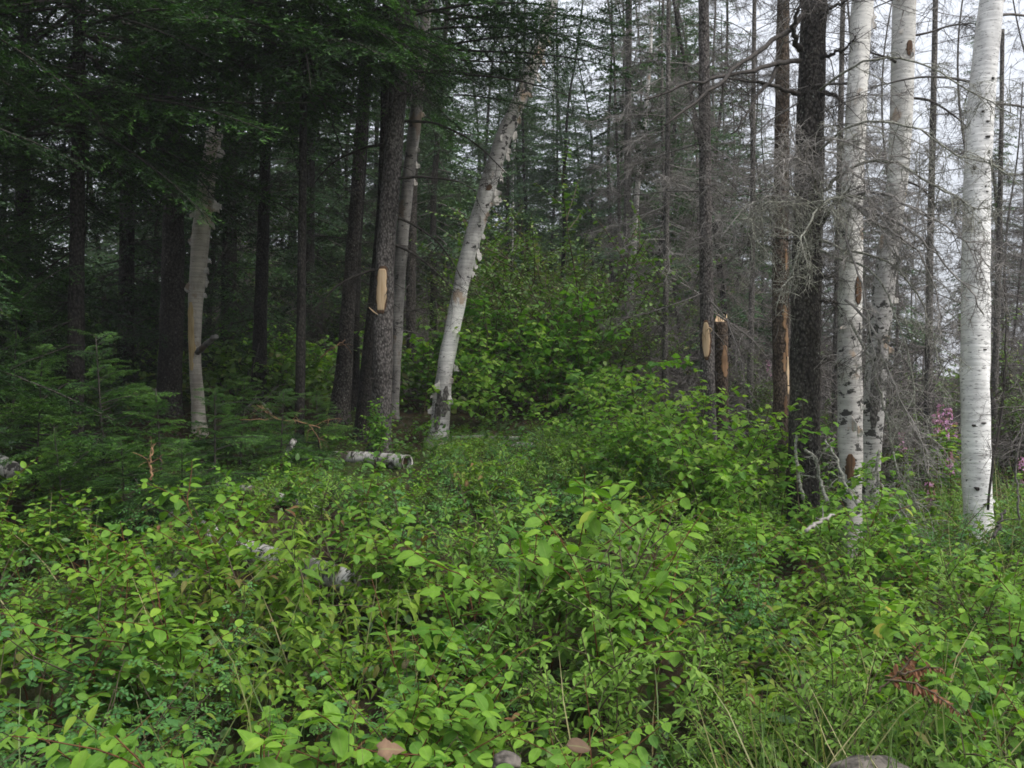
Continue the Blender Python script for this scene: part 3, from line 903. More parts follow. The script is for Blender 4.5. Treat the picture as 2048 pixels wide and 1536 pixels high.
# 3. peeling birch snag in the dark
tr = Trunk([(395, 800, 26.3), (391, 740, 23.2), (389, 680, 24.0), (391, 600, 29.4), (398, 520, 34.1), (405, 440, 34.1), (411, 380, 32.6), (420, 320, 31.0), (430, 262, 26.3)], 11.5, None)
t = thing('birch_snag', tr.base, 'pale broken birch with a bare yellow wood strip, under dark firs', 'tree', 'paper birches')
tr.build(M['birch_tan'], t, rng, .05)
for py, f, wd, h, tn, sg in [(300, -.5, .16, .26, 1.0, 1), (268, -1.8, .12, .10, 1.6, -1), (272, -.8, .1, .16, 1.2, 1), (395, -.9, .13, .20, 1.6, 1), (410, -.1, .16, .22, 1.0, 1), (420, -1.6, .12, .14, 2.4, 1), (430, -2.2, .11, .1, 1.6, -1), (520, .0, .08, .1, 1.5, 1), (560, .0, .07, .2, 1.6, 1), (590, -.2, .08, .1, 2, 1), (432, -1.1, .14, .07, 1.5, 1), (345, -.3, .14, .2, 1.2, 1), (330, -2.6, .1, .14, 1.4, -1), (262, -1.2, .12, .2, 1.1, -1), (405, .1, .2, .16, 1.3, 1), (450, -.4, .12, .14, 1.9, 1), (480, -2.8, .1, .16, 1.3, -1), (540, -.5, .1, .12, 1.9, 1), (575, -2.5, .09, .16, 1.5, -1)]:
    curl_part(tr, t, tr.zpix(py), f, wd, h, tn, rng, sg)
tr.plate(tr.zpix(745), tr.zpix(602), FRONT - .35, .75, rng, .004).obj('bare_strip', M['wood_yellow'], t)
limb(t, [(395, 705, 11.4), (412, 690, 11.2), (433, 672, 11.0)], .04, .032, 'birch_old', rng, 'branch_stub', n1=0)

# 4.-8. grey and dark trunks at left and centre
def plain_tree(name, label, group, rows, Y, mat, top, crown_z=None, L=1.6, n=60, ns=10, protos=None, deadz=None, dn=24, dL=1.3, dmat='twig_dark', rn=.05, dpro=None):
    tr = Trunk(rows, Y, top)
    t = thing(name, tr.base, label, 'tree', group)
    tr.build(M[mat], t, rng, rn, 16)
    if ns: snags(tr, t, rng, ns, tr.zg + .5, tr.zg + 4)
    mb = MB(); used = False
    if deadz:
        crown(rng, mb, dpro or DEAD, 1.4, tr.at, deadz[0], deadz[1], dL, dn, .25, -.35, .15)
        mb.obj('bare_boughs' if crown_z else 'crown', M[dmat], t)
    if crown_z:
        live_crown(tr, t, rng, crown_z, top - .3, L, n, protos or SPRAY_MID)
    return tr, t

SP = 'spruces and firs in the wood'
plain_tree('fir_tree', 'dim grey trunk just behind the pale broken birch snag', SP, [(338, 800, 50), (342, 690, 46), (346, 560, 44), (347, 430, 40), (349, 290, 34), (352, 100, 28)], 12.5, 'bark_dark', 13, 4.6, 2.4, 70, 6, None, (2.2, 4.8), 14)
plain_tree('fir_tree', 'slender dark trunk with grey roots, between pale snag and blazed spruce', SP, [(514, 830, 38), (518, 760, 30), (522, 600, 26), (528, 430, 23), (533, 240, 20), (536, 60, 17)], 13, 'bark_shaded', 12, 4.4, 2.0, 70, 8, None, (1.9, 5), 26)
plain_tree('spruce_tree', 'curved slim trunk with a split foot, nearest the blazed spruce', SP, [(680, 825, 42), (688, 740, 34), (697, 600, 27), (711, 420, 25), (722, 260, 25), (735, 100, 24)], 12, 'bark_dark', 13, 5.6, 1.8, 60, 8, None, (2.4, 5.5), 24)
plain_tree('spruce_tree', 'straight slim trunk hugging the curved split-footed one', SP, [(706, 830, 26), (707, 700, 24), (711, 500, 23), (722, 320, 24), (733, 120, 22)], 12.6, 'bark_shaded', 13, 5.6, 1.7, 50, 6, None, (2.6, 5.5), 16)
plain_tree('spruce_tree', 'dark trunk half hidden behind the blazed spruce', SP, [(728, 830, 33.0), (738, 700, 27.0), (752, 560, 22.5), (765, 400, 19.5), (770, 200, 16.5)], 11, 'bark_shaded', 12, 5.6, 1.5, 40, 4)
tr, t = plain_tree('birch_tree', 'grey birch trunk leaning out behind the blazed spruce', 'paper birches', [(788, 790, 22.1), (794, 640, 23.8), (803, 500, 23.8), (814, 380, 24.6), (826, 280, 24.6), (838, 170, 23.8), (852, 30, 22.1), (865, -120, 18.7)], 12, 'birch_old', None, ns=0, rn=.07)
for py, f, tn in [(330, -.3, 1.5), (300, -.8, 2), (230, -.4, 1.6), (365, -.2, 1.4)]:
    curl_part(tr, t, tr.zpix(py), f, .09, .12, tn, rng, 1)
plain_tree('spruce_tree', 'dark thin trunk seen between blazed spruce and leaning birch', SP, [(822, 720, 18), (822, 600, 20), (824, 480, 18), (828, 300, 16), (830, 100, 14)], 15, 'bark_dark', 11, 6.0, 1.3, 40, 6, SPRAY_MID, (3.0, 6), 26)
plain_tree('spruce_tree', 'thin grey trunk right of the maple thicket, green top', SP, [(1251, 750, 17), (1252, 600, 15), (1255, 400, 15), (1256, 200, 14), (1258, 0, 12)], 17, 'bark_grey', 14, 6.0, 1.6, 46, 8, SPRAY_FAR, (3.2, 7.5), 30, 1.3, 'twig_mid')
plain_tree('birch_tree', 'very thin white birch beside the thin grey spruce', 'paper birches', [(1262, 640, 11), (1268, 480, 11), (1276, 360, 10), (1288, 260, 9), (1300, 120, 8)], 18, 'birch', 9, ns=0, deadz=(5.5, 9), dn=12, dL=1.0)

# 9. thin spruce with blaze, right of centre
tr, t = plain_tree('spruce_tree', 'thin grey spruce with a pale blaze and lifted chip', SP, [(1417, 820, 30), (1415, 740, 29), (1413, 600, 28), (1411, 400, 25), (1409, 200, 23), (1407, 0, 21), (1405, -160, 19)], 11, 'bark_spruce', 13, None, ns=14)
tr.plate(tr.zpix(722), tr.zpix(640), FRONT - .33, .76, rng, .008, rag=.2).obj('bark_lip', M['wood_dark'], t)
b = tr.plate(tr.zpix(716), tr.zpix(644), FRONT - .35, .62, rng, .012, rag=.08).obj('blaze', M['wood'], t); b['label'] = 'pale oval blaze in grey bark'
limb(t, [(1412, 662, 10.86), (1419, 655, 10.82), (1424, 660, 10.84), (1417, 668, 10.86)], .009, .006, 'wood', rng, 'wood_chip', n1=0, jit=0)
mb = MB()
crown(rng, mb, DEAD, 1.4, tr.at, 2.3, 8.5, 1.5, 46, .3, -.4, .2)
mb.obj('crown', M['twig_mid'], t)

# 10. broken stub beside it
tr = Trunk([(1441, 815, 32), (1442, 740, 30), (1442, 640, 27)], 11.4, None)
t = thing('broken_snag', tr.base, 'short broken dead trunk with torn orange wood on top', 'stump')
tr.build(M['bark_brown'], t, rng, .06, 18)
tr.plate(tr.zpix(756), tr.zpix(690), FRONT + .3, .65, rng, .006).obj('bare_patch', M['wood_orange'], t)
mb = MB()
top = tr.at(tr.z[-1]); rr = tr.r[-1]
for k in range(15):
    a = rng.uniform(0, 2 * PI); q = top + np.array([math.cos(a), math.sin(a), 0]) * rr * .75
    tube(mb, np.array([q - [0, 0, .07], q + [0, 0, .0], q + [rng.normal(0, .01), 0, rng.choice([.015, .03, .05, .10])]]), [.02, rng.uniform(.008, .02), .003], 5)
mb.obj('torn_top', M['wood'], t)
limb(t, [(1432, 645, 11.3), (1436, 675, 11.28), (1444, 683, 11.26)], .014, .01, 'bark_brown', rng, 'bark_flap', n1=0)

# 11. brown trunk with stripped patches
tr, t = plain_tree('spruce_tree', 'brown dead trunk with stripped orange patches beside dark spruce', SP, [(1564, 880, 37), (1563, 780, 34), (1561, 600, 33), (1562, 420, 31), (1564, 240, 29), (1566, 40, 25), (1568, -150, 20)], 10, 'bark_brown', 12, None, ns=10)
for py0, py1, f, hw, m_ in [(545, 500, -1.2, .22, 'wood_orange'), (576, 552, -1.3, .2, 'wood_dark'), (660, 610, -1.35, .4, 'wood_orange'), (640, 606, -.95, .25, 'wood_dark'), (715, 655, -1.15, .26, 'wood_orange'), (790, 712, -1.05, .2, 'wood'), (745, 705, -1.5, .3, 'wood_orange'), (835, 790, -1.4, .3, 'wood_dark')]:
    tr.plate(tr.zpix(py0), tr.zpix(py1), f, hw, rng, .006, shape=([0, .2, .35, .6, .8, 1], [.3, .9, .5, 1, .6, .3])).obj('bare_patch', M[m_], t)
dead_crown(tr, t, rng, 2.6, 9, 1.3, 34, 'twig_mid')

# 12. big dark spruce with bare limbs
tr = Trunk([(1606, 1020, 64), (1608, 900, 62), (1610, 760, 60), (1613, 600, 58), (1617, 420, 56), (1621, 250, 54), (1625, 100, 52), (1629, -40, 49), (1634, -300, 44)], 8, 12.5)
t = thing('spruce_tree', tr.base, 'thickest near-black spruce trunk with bare crooked limbs at right', 'tree', SP)
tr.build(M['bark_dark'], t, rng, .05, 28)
for rows, r0 in [
    ([(1606, 30, 7.9), (1570, 70, 7.6), (1520, 100, 7.3), (1480, 125, 7.1), (1440, 165, 6.9), (1380, 215, 6.7), (1330, 250, 6.5)], .026),
    ([(1600, 100, 7.9), (1589, 80, 7.7), (1586, 50, 7.6), (1594, 20, 7.5), (1606, -20, 7.5)], .03),
    ([(1600, 122, 7.9), (1570, 122, 7.6), (1520, 134, 7.3), (1470, 150, 7.1), (1423, 156, 6.9), (1350, 172, 6.7), (1290, 200, 6.5)], .024),
    ([(1598, 188, 7.9), (1560, 176, 7.7), (1519, 166, 7.5), (1470, 158, 7.4), (1425, 150, 7.2)], .022),
    ([(1560, 122, 7.6), (1545, 155, 7.5), (1515, 190, 7.4), (1493, 230, 7.3), (1480, 255, 7.2), (1462, 268, 7.2)], .02),
    ([(1640, 30, 7.9), (1665, 15, 7.7), (1690, 2, 7.6), (1720, -20, 7.5)], .02),
    ([(1642, 115, 7.9), (1668, 108, 7.8), (1690, 98, 7.7), (1712, 70, 7.6)], .018),
    ([(1640, 188, 7.9), (1660, 188, 7.8), (1680, 195, 7.7), (1690, 210, 7.6)], .02),
    ([(1600, 375, 7.9), (1560, 380, 7.6), (1500, 390, 7.4), (1450, 395, 7.2)], .013),
    ([(1600, 482, 7.9), (1560, 474, 7.7), (1520, 470, 7.5), (1486, 473, 7.4)], .013),
    ([(1640, 448, 7.8), (1655, 425, 7.4), (1672, 400, 7.1), (1690, 392, 6.9)], .03),
    ([(1640, 552, 7.8), (1655, 552, 7.6), (1668, 550, 7.5)], .016),
    ([(1600, 560, 7.8), (1580, 565, 7.6), (1565, 563, 7.4)], .014),
    ([(1640, 600, 7.8), (1660, 602, 7.6), (1680, 607, 7.4)], .014),
    ([(1640, 715, 7.8), (1660, 720, 7.6), (1675, 735, 7.4)], .012)]:
    limb(t, rows, r0, .3 * r0, 'twig_dark', rng, n1=10, n2=5, n3=3, l1=.35, t0=.3)
for rows, r0 in [     # grey, lichen-covered lower boughs drooping towards the road
    ([(1690, 392, 6.9), (1660, 395, 6.8), (1630, 425, 6.7), (1605, 470, 6.6), (1590, 530, 6.6), (1585, 570, 6.6)], .012),
    ([(1640, 385, 7.6), (1700, 330, 7.2), (1760, 318, 7.0), (1810, 330, 6.9), (1850, 360, 6.7), (1900, 385, 6.6), (1960, 420, 6.5)], .017),
    ([(1690, 400, 6.9), (1750, 425, 6.8), (1800, 450, 6.7), (1850, 480, 6.6), (1890, 530, 6.5), (1930, 570, 6.4), (1968, 630, 6.4)], .014),
    ([(1690, 392, 6.9), (1740, 440, 6.8), (1790, 470, 6.6), (1840, 500, 6.5), (1865, 560, 6.5), (1885, 640, 6.5)], .013),
    ([(1640, 350, 7.7), (1600, 300, 7.2), (1660, 270, 6.9), (1720, 290, 6.8), (1790, 350, 6.7)], .013),
    ([(1640, 500, 7.7), (1680, 520, 7.2), (1720, 525, 7.0), (1755, 545, 6.8), (1790, 620, 6.7), (1820, 720, 6.7), (1830, 830, 6.7), (1850, 930, 6.7)], .012),
    ([(1690, 600, 7.0), (1740, 640, 6.8), (1770, 720, 6.7), (1800, 800, 6.7), (1835, 860, 6.6), (1860, 960, 6.6)], .012),
    ([(1700, 640, 7.0), (1730, 690, 6.9), (1760, 770, 6.8), (1778, 860, 6.8), (1790, 930, 6.8), (1825, 1020, 6.7)], .012),
    ([(1640, 420, 7.6), (1560, 400, 7.0), (1510, 430, 6.9), (1490, 480, 6.9)], .011),
    ([(1690, 392, 6.9), (1760, 380, 6.8), (1830, 420, 6.6), (1900, 455, 6.5), (1990, 540, 6.4)], .012),
    ([(1700, 420, 6.9), (1690, 480, 6.8), (1725, 560, 6.7), (1735, 650, 6.7), (1760, 760, 6.7)], .011),
    ([(1640, 390, 7.6), (1620, 330, 7.0), (1580, 310, 6.8), (1545, 340, 6.7)], .01),
    ([(1690, 330, 7.0), (1730, 360, 6.8), (1740, 420, 6.7), (1800, 520, 6.6)], .011),
    ([(1640, 300, 7.6), (1690, 250, 7.1), (1760, 235, 6.9), (1830, 250, 6.8), (1890, 300, 6.7), (1960, 330, 6.6), (2040, 350, 6.5)], .013),
    ([(1640, 180, 7.7), (1720, 120, 7.2), (1800, 110, 7.0), (1880, 140, 6.9), (1950, 190, 6.8), (2030, 230, 6.7)], .012),
    ([(1640, 480, 7.6), (1700, 500, 7.2), (1780, 520, 7.0), (1840, 590, 6.9), (1870, 680, 6.8), (1890, 780, 6.8)], .012),
    ([(1600, 400, 7.7), (1540, 390, 7.3), (1480, 420, 7.1), (1440, 480, 7.0)], .011)]:
    low_ = rows[-1][1] > 600 or rows[0][1] < 200
    limb(t, rows, r0, .3 * r0, 'lichen' if rng.random() < .6 else 'twig_grey', rng, n1=13 if low_ else 24, n2=7, n3=4, l1=.36, t0=.1, grav=.13, tw=1.3)
mb = MB()
crown(rng, mb, DEAD, 1.4, tr.at, 3.6, 6.5, 1.5, 16, .2, -.3, .1)
mb.obj('bare_boughs', M['twig_grey'], t)
snags(tr, t, rng, 12, .8, 4.5, l=(.05, .2))
live_crown(tr, t, rng, 7.5, 12.3, 1.7, 40)

# 13.-15. the three white birches at right
tr = Trunk([(1700, 1010, 46), (1700, 900, 46), (1700, 800, 48), (1699, 690, 47), (1701, 560, 46), (1703, 440, 43), (1707, 320, 41), (1713, 200, 40), (1719, 100, 40), (1726, 0, 42), (1738, -180, 36)], 7.7, 8.5)
t = thing('birch_tree', tr.base, 'white birch with a dark gash, closest right of the black spruce', 'tree', 'paper birches')
tr.build(M['birch'], t, rng, .05, 26, bark=[(1010, -.08), (880, -.05), (700, .05), (645, .3), (600, .45), (450, .45), (300, .75), (100, .8)])
tr.plate(tr.zpix(612), tr.zpix(552), FRONT + .35, .38, rng, .008, rag=.15).obj('gash', M['wood_dark'], t)
for py, f, wd, h, tn, sg in [(860, -1.3, .07, .10, 1.4, 1), (845, -1.8, .08, .14, 1.6, 1), (812, -1.0, .06, .08, 2, 1), (655, -2.2, .09, .05, 1.6, -1), (655, -1.0, .08, .05, 1.6, 1), (205, -2.5, .05, .08, 1.2, -1), (50, -.6, .06, .12, 1.6, 1), (30, -.3, .06, .1, 1.6, 1), (700, -.3, .05, .08, 1.4, 1)]:
    curl_part(tr, t, tr.zpix(py), f, wd, h, tn, rng, sg)
tr.plate(tr.zpix(960), tr.zpix(905), -1.9, .5, rng, .004).obj('bare_patch', M['wood_dark'], t)
for z, yaw, L, rise in [(4.9, 3.6, .6, .5), (5.6, -.6, .9, .6), (4.2, 2.6, .5, .3)]:
    bough_from(tr, t, z, yaw, L, rise, rng, .014, 'twig_mid', n1=8, n2=4, n3=2, l1=.25)
dead_crown(tr, t, rng, 5.5, 8.5, 1.2, 12, 'twig_mid', 0, .6)

tr = Trunk([(1742, 890, 42), (1750, 780, 42), (1757, 680, 42), (1770, 560, 41), (1781, 470, 40), (1793, 380, 40), (1801, 280, 42), (1804, 190, 43), (1806, 100, 44), (1809, 0, 44), (1814, -200, 38)], 8.7, 9)
t = thing('birch_tree', tr.base, 'grey-footed leaning birch, middle of the three white trunks', 'tree', 'paper birches')
tr.build(M['birch'], t, rng, .05, 26, bark=[(900, -.2), (700, -.2), (560, -.05), (430, .2), (330, .9), (150, .85), (120, .3), (80, .8)])
for py, f, wd, h, tn, sg in [(116, -1.4, .06, .1, 1.6, 1), (70, -2.0, .07, .06, 1.3, -1), (600, -.4, .08, .1, 1.6, 1), (700, -.8, .08, .1, 1.6, 1), (480, -.4, .07, .12, 1.6, 1)]:
    curl_part(tr, t, tr.zpix(py), f, wd, h, tn, rng, sg)
tr.plate(tr.zpix(120), tr.zpix(88), FRONT + .15, .35, rng, .008, rag=.15).obj('gash', M['wood_dark'], t)
tr.plate(tr.zpix(860), tr.zpix(690), -1.9, .6, rng, .004).obj('dark_patch', M['bark_grey'], t)
for z, yaw, L, rise in [(4.4, .2, 1.1, .1), (5.0, .6, 1.2, .4), (4.7, -2.6, .7, .4), (3.6, .1, .6, -.1)]:
    bough_from(tr, t, z, yaw, L, rise, rng, .014, 'twig_dark', n1=14, n2=6, n3=3, l1=.3)
dead_crown(tr, t, rng, 5.5, 9, 1.3, 12, 'twig_mid', 0, .6)

tr = Trunk([(1956, 1030, 54), (1953, 930, 54), (1950, 800, 54), (1951, 650, 53), (1952, 500, 52), (1953, 400, 51), (1957, 300, 50), (1963, 200, 49), (1970, 120, 48), (1980, 30, 45), (1994, -80, 42), (2010, -260, 36)], 8, 9)
t = thing('birch_tree', tr.base, 'clean bright white birch standing alone at far right', 'tree', 'paper birches')
tr.build(M['birch_bright'], t, rng, .04, 28)
for py, f, wd, h, tn, sg in [(620, -.1, .04, .06, 1.4, 1), (395, -.1, .04, .08, 1.6, 1), (560, .0, .03, .05, 1.4, 1), (1000, -.3, .05, .05, 1.4, 1)]:
    curl_part(tr, t, tr.zpix(py), f, wd, h, tn, rng, sg, 'birch_bright')
for py, dx, hw, hh in [(975, -.5, .4, 9), (1005, .1, .5, 5), (850, -.6, .35, 6), (845, .1, .4, 4), (280, .2, .45, 5), (310, .35, .2, 8), (340, -.7, .3, 10), (350, .1, .12, 5), (378, .15, .15, 5), (388, .3, .22, 3), (165, .3, .25, 7), (230, -.3, .3, 5), (250, .1, .35, 5), (450, -.2, .3, 3), (560, -.1, .35, 3), (700, .2, .3, 3)]:
    tr.plate(tr.zpix(py + hh / 2), tr.zpix(py - hh / 2), FRONT + dx, hw * .6, rng, .007, 8, 7).obj('scar', M['bark_dark'], t)
for z, yaw, L, rise in [(4.3, 2.7, 1.2, .35), (4.9, .3, 1.3, .4), (5.2, 2.4, 1.3, .5), (4.1, -.2, .9, .2)]:
    bough_from(tr, t, z, yaw, L, rise, rng, .014, 'twig_mid', n1=12, n2=6, n3=3, l1=.35)
dead_crown(tr, t, rng, 5.4, 9, 1.4, 14, 'twig_mid', 0, .6)

# 16. dead conifers behind and between them
DG = 'dead grey conifers'
def dead_tree(label, rows, Y, top, z0, L, n, mat='bark_grey', tm='twig_mid', pro=None):
    plain_tree('dead_conifer', label, DG, rows, Y, mat, top, None, ns=0, deadz=(z0, top - .3), dn=n, dL=L, dmat=tm, dpro=pro)
dead_tree('dead twiggy conifer behind the gap between middle and far white birches', [(1856, 800, 15), (1860, 500, 13), (1866, 250, 12), (1871, 0, 10)], 12, 9.5, 2.2, 1.3, 50)
dead_tree('dead conifer whose twigs show just right of the bright birch', [(1990, 760, 13), (1998, 500, 11), (2003, 250, 8)], 13, 6.8, 1.8, 1.2, 44)
dead_tree('dead conifer standing behind the dark spruce and gashed birch', [(1672, 800, 15), (1676, 500, 13), (1682, 200, 11), (1686, 0, 9)], 12.5, 9, 2.5, 1.3, 46)
dead_tree('dead thin conifer left of the brown stripped trunk', [(1500, 780, 13), (1505, 500, 11), (1506, 250, 10), (1509, 0, 8)], 14, 10, 2.4, 1.4, 50)
dead_tree('dead conifer with pale drooping twigs between thin blazed spruce and thicket', [(1330, 760, 13), (1332, 500, 11), (1336, 250, 10), (1337, 0, 8)], 14, 10, 3.2, 1.6, 60, tm='twig_grey')

# left: live firs whose boughs fill the top of the wood
def fir(label, px, py, Y, top, z0, L, n, protos, wpx=34, mat='fir', yaws=None, group=SP, low=None, low2=None):
    tr = Trunk([(px, py, wpx), (px + 4, py - 300, wpx * .85), (px + 8, py - 700, wpx * .7)], Y, top)
    t = thing('fir_tree', tr.base, label, 'tree', group)
    tr.build(M['bark_shaded'], t, rng, .05, 14)
    mb = MB()
    crown(rng, mb, protos, 1.5, tr.at, z0, top - .2, L, n, .7, -.45, .4)
    for low in (low, low2):
        for k in range(low[2] if low else 0):
            z = rng.uniform(low[0], low[1])
            stamp(mb, protos[rng.integers(len(protos))], tr.at(z), rng.uniform(*low[3]), rng.uniform(-.5, -.1), rng.normal(0, .2), low[4] / 1.5 * rng.uniform(.6, 1.1), rng.normal(0, .1))
    mb.obj('crown', [M[mat], M['twig_dark']], t)
    return tr, t
fir('fir at the left border, boughs sweeping down to the ground', -190, 820, 6.6, 11, 1.6, 1.7, 70, SPRAY)
fir('fir whose overhanging boughs hide the top of the pale snag', 150, 820, 9.0, 12, 4.1, 2.5, 90, SPRAY, low=(1.6, 4.2, 26, (1.9, 4.6), 1.3), low2=(4.2, 5.9, 44, (0, 6.28), 2.7))
for px_, Y_, lab_ in [(-1150, 4.6, 'unseen fir added for shade on the verge left of the border fir'), (-560, 8.2, 'unseen fir added for shade behind the border fir'), (-800, 6.0, 'unseen fir added for shade between the border fir and the verge')]:  # firs out of view, added to block light and shade the left
    fir(lab_, px_, 850, Y_, 11, 2.2, 2.2, 70, SPRAY)
fir('dark fir standing behind the young firs at left', 40, 800, 11.0, 12, 2.0, 2.0, 90, SPRAY_MID, low=(1.4, 3, 20, (0, 6.3), 1.4))
fir('fir behind the slender dark trunk, boughs high overhead', 600, 800, 9.6, 12, 5.3, 2.6, 80, SPRAY, 20, low2=(5.0, 6.0, 26, (0, 6.28), 2.3))
fir('dark fir beside the border fir, deeper in the shade', -60, 800, 10.0, 12, 1.9, 2.0, 90, SPRAY_MID, 24, low=(1.6, 3.4, 22, (0, 6.28), 1.4))
fir('dark fir directly behind the grey trunk', 330, 790, 14.6, 12, 2.2, 2.0, 100, SPRAY_MID, 24, low=(1.6, 3.4, 22, (0, 6.28), 1.4))
fir('dark fir behind the curved slim trunks', 615, 780, 16.5, 13, 2.6, 2.0, 100, SPRAY_MID, 24, low=(1.6, 3.4, 22, (0, 6.28), 1.4))
fir('dark fir filling the gap left of the grey trunk', 250, 790, 14.0, 12, 2.6, 2.1, 90, SPRAY_MID, low=(1.6, 3.4, 22, (0, 6.28), 1.4))
fir('dark fir filling the gap right of the pale snag', 455, 790, 15.0, 13, 3.2, 2.1, 90, SPRAY_MID, low=(1.6, 3.4, 22, (0, 6.28), 1.4))

# ------------------------------------------------------------------ the wood behind: prototypes and copies
rng = np.random.default_rng(33)
def proto_tree(name, seed, h, kind):
    rg = np.random.default_rng(seed)
    t = thing(name, (0, 0, 0), 'x', 'tree')
    mb = MB()
    z = np.linspace(-.4, h, 26)
    ax = np.stack([.3 * np.sin(z * .5 + seed) * z / h + .012 * np.sin(z * 2.3 + seed), .25 * np.cos(z * .6 + seed) * z / h + .012 * np.cos(z * 1.9), z], 1)
    r0 = {'live': .07, 'dead': .045, 'birch': .05, 'low': .065}[kind]
    tube(mb, ax, np.linspace(r0, .015, 26), 10, .5, 0, True, .05, rg)
    mb.obj('trunk', M['birch'] if kind == 'birch' else M['bark_grey' if kind == 'dead' else 'bark_shaded'], t)
    f = lambda q: np.array([np.interp(q, z, ax[:, 0]), np.interp(q, z, ax[:, 1]), q])
    mb = MB()
    if kind in ('live', 'low'):
        z0 = .5 if kind == 'low' else h * rg.uniform(.1, .25)
        crown(rg, mb, SPRAY_FAR, 1.5, f, z0, h - .1, 2.0 if kind == 'low' else 1.65, 112, .8, -.4, .5)
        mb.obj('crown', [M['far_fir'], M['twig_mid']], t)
    elif kind == 'dead':
        crown(rg, mb, DEAD_FAR, 1.4, f, h * .15, h - .1, 1.5, 70, .6, -.4, .3)
        mb.obj('crown', M['twig_mid'], t)
    else:
        crown(rg, mb, DEAD_FAR, 1.4, f, h * .5, h - .1, 1.3, 22, .5, .3, .9)
        mb.obj('crown', M['twig_mid'], t)
    return t
PR = {'live': [proto_tree('conifer', 40 + k, 11 + k, 'live') for k in range(3)],
      'low': [proto_tree('conifer', 50 + k, 9 + 2 * k, 'low') for k in range(2)],
      'dead': [proto_tree('dead_conifer', 60 + k, 9.5 + k, 'dead') for k in range(3)],
      'birch': [proto_tree('birch_tree', 70 + k, 9 + k, 'birch') for k in range(2)]}
MARKS = [(-400, 'border fir'), (390, 'pale snag'), (765, 'blazed spruce'), (960, 'leaning birch'), (1255, 'green-topped thin spruce'), (1411, 'thin blazed spruce'), (1565, 'stripped brown trunk'), (1700, 'gashed birch'), (1790, 'middle birch'), (1955, 'bright birch'), (2600, 'border')]
def gap(px):
    for (a, na), (b, nb) in zip(MARKS[:-1], MARKS[1:]):
        if px < b:
            if a < 0: return 'left of the ' + nb
            if b > 2048: return 'right of the ' + na
            return 'between ' + na + ' and ' + nb
used = {}
def put_tree(kind, px, Y, s=1.0):
    k = int(rng.integers(len(PR[kind])))
    p = PR[kind][k]
    x = (px - 1024) * Y / F
    far = 'at the hill foot' if Y < 20 else 'halfway uphill' if Y < 30 else 'far uphill'
    desc = {'live': 'green conifer', 'low': 'bushy green conifer', 'dead': 'bare grey dead conifer', 'birch': 'thin white birch'}[kind]
    lab = f'{desc} {far}, {gap(px)}'
    grp = {'live': 'green conifers on the hill', 'low': 'green conifers on the hill', 'dead': 'dead conifers on the hill', 'birch': 'thin birches on the hill'}[kind]
    loc = (x, Y, float(H(x, Y)))
    if (kind, k) not in used:
        used[(kind, k)] = 1
        p.location = loc; p.rotation_euler = (rng.normal(0, .05), rng.normal(0, .05), rng.uniform(0, 6.28)); p.scale = (s, s, s)
        p['label'] = lab; p['group'] = grp
    else:
        copy_tree(p, loc, rng.uniform(0, 6.28), s, (rng.normal(0, .05), rng.normal(0, .05)), lab, grp)
def scatter_trees(n, x0, x1, y0, y1, mix, s=(.8, 1.2), mind=55):
    kinds, pr = zip(*mix)
    done = []
    tries = 0
    while len(done) < n and tries < 4000:
        tries += 1
        px = rng.uniform(x0, x1); Yv = y0 + (y1 - y0) * rng.random() ** .8
        if any(abs(px - a) < mind * 14 / Yv and abs(Yv - b) < 2.0 for a, b in done): continue
        done.append((px, Yv))
        put_tree(kinds[rng.choice(len(kinds), p=pr)], px, Yv, rng.uniform(*s))
scatter_trees(26, -260, 480, 13.5, 32, [('live', .4), ('low', .5), ('dead', .1)])
scatter_trees(30, 430, 900, 16.5, 40, [('live', .5), ('low', .35), ('dead', .1), ('birch', .05)])
scatter_trees(33, 860, 1420, 21, 50, [('live', .56), ('low', .34), ('dead', .06), ('birch', .04)], (.85, 1.25), 45)
scatter_trees(7, 1220, 1480, 16, 30, [('dead', .6), ('low', .25), ('live', .15)])
scatter_trees(54, 1400, 2250, 15, 48, [('dead', .66), ('live', .10), ('low', .18), ('birch', .06)], (.6, 1.0))
scatter_trees(14, 1560, 2150, 13, 20, [('dead', 1.0)], (.5, .8), 40)
for a in list(PR.values()):
    for p in a:
        if p['label'] == 'x':
            for ch in list(p.children): bpy.data.objects.remove(ch)
            bpy.data.objects.remove(p)

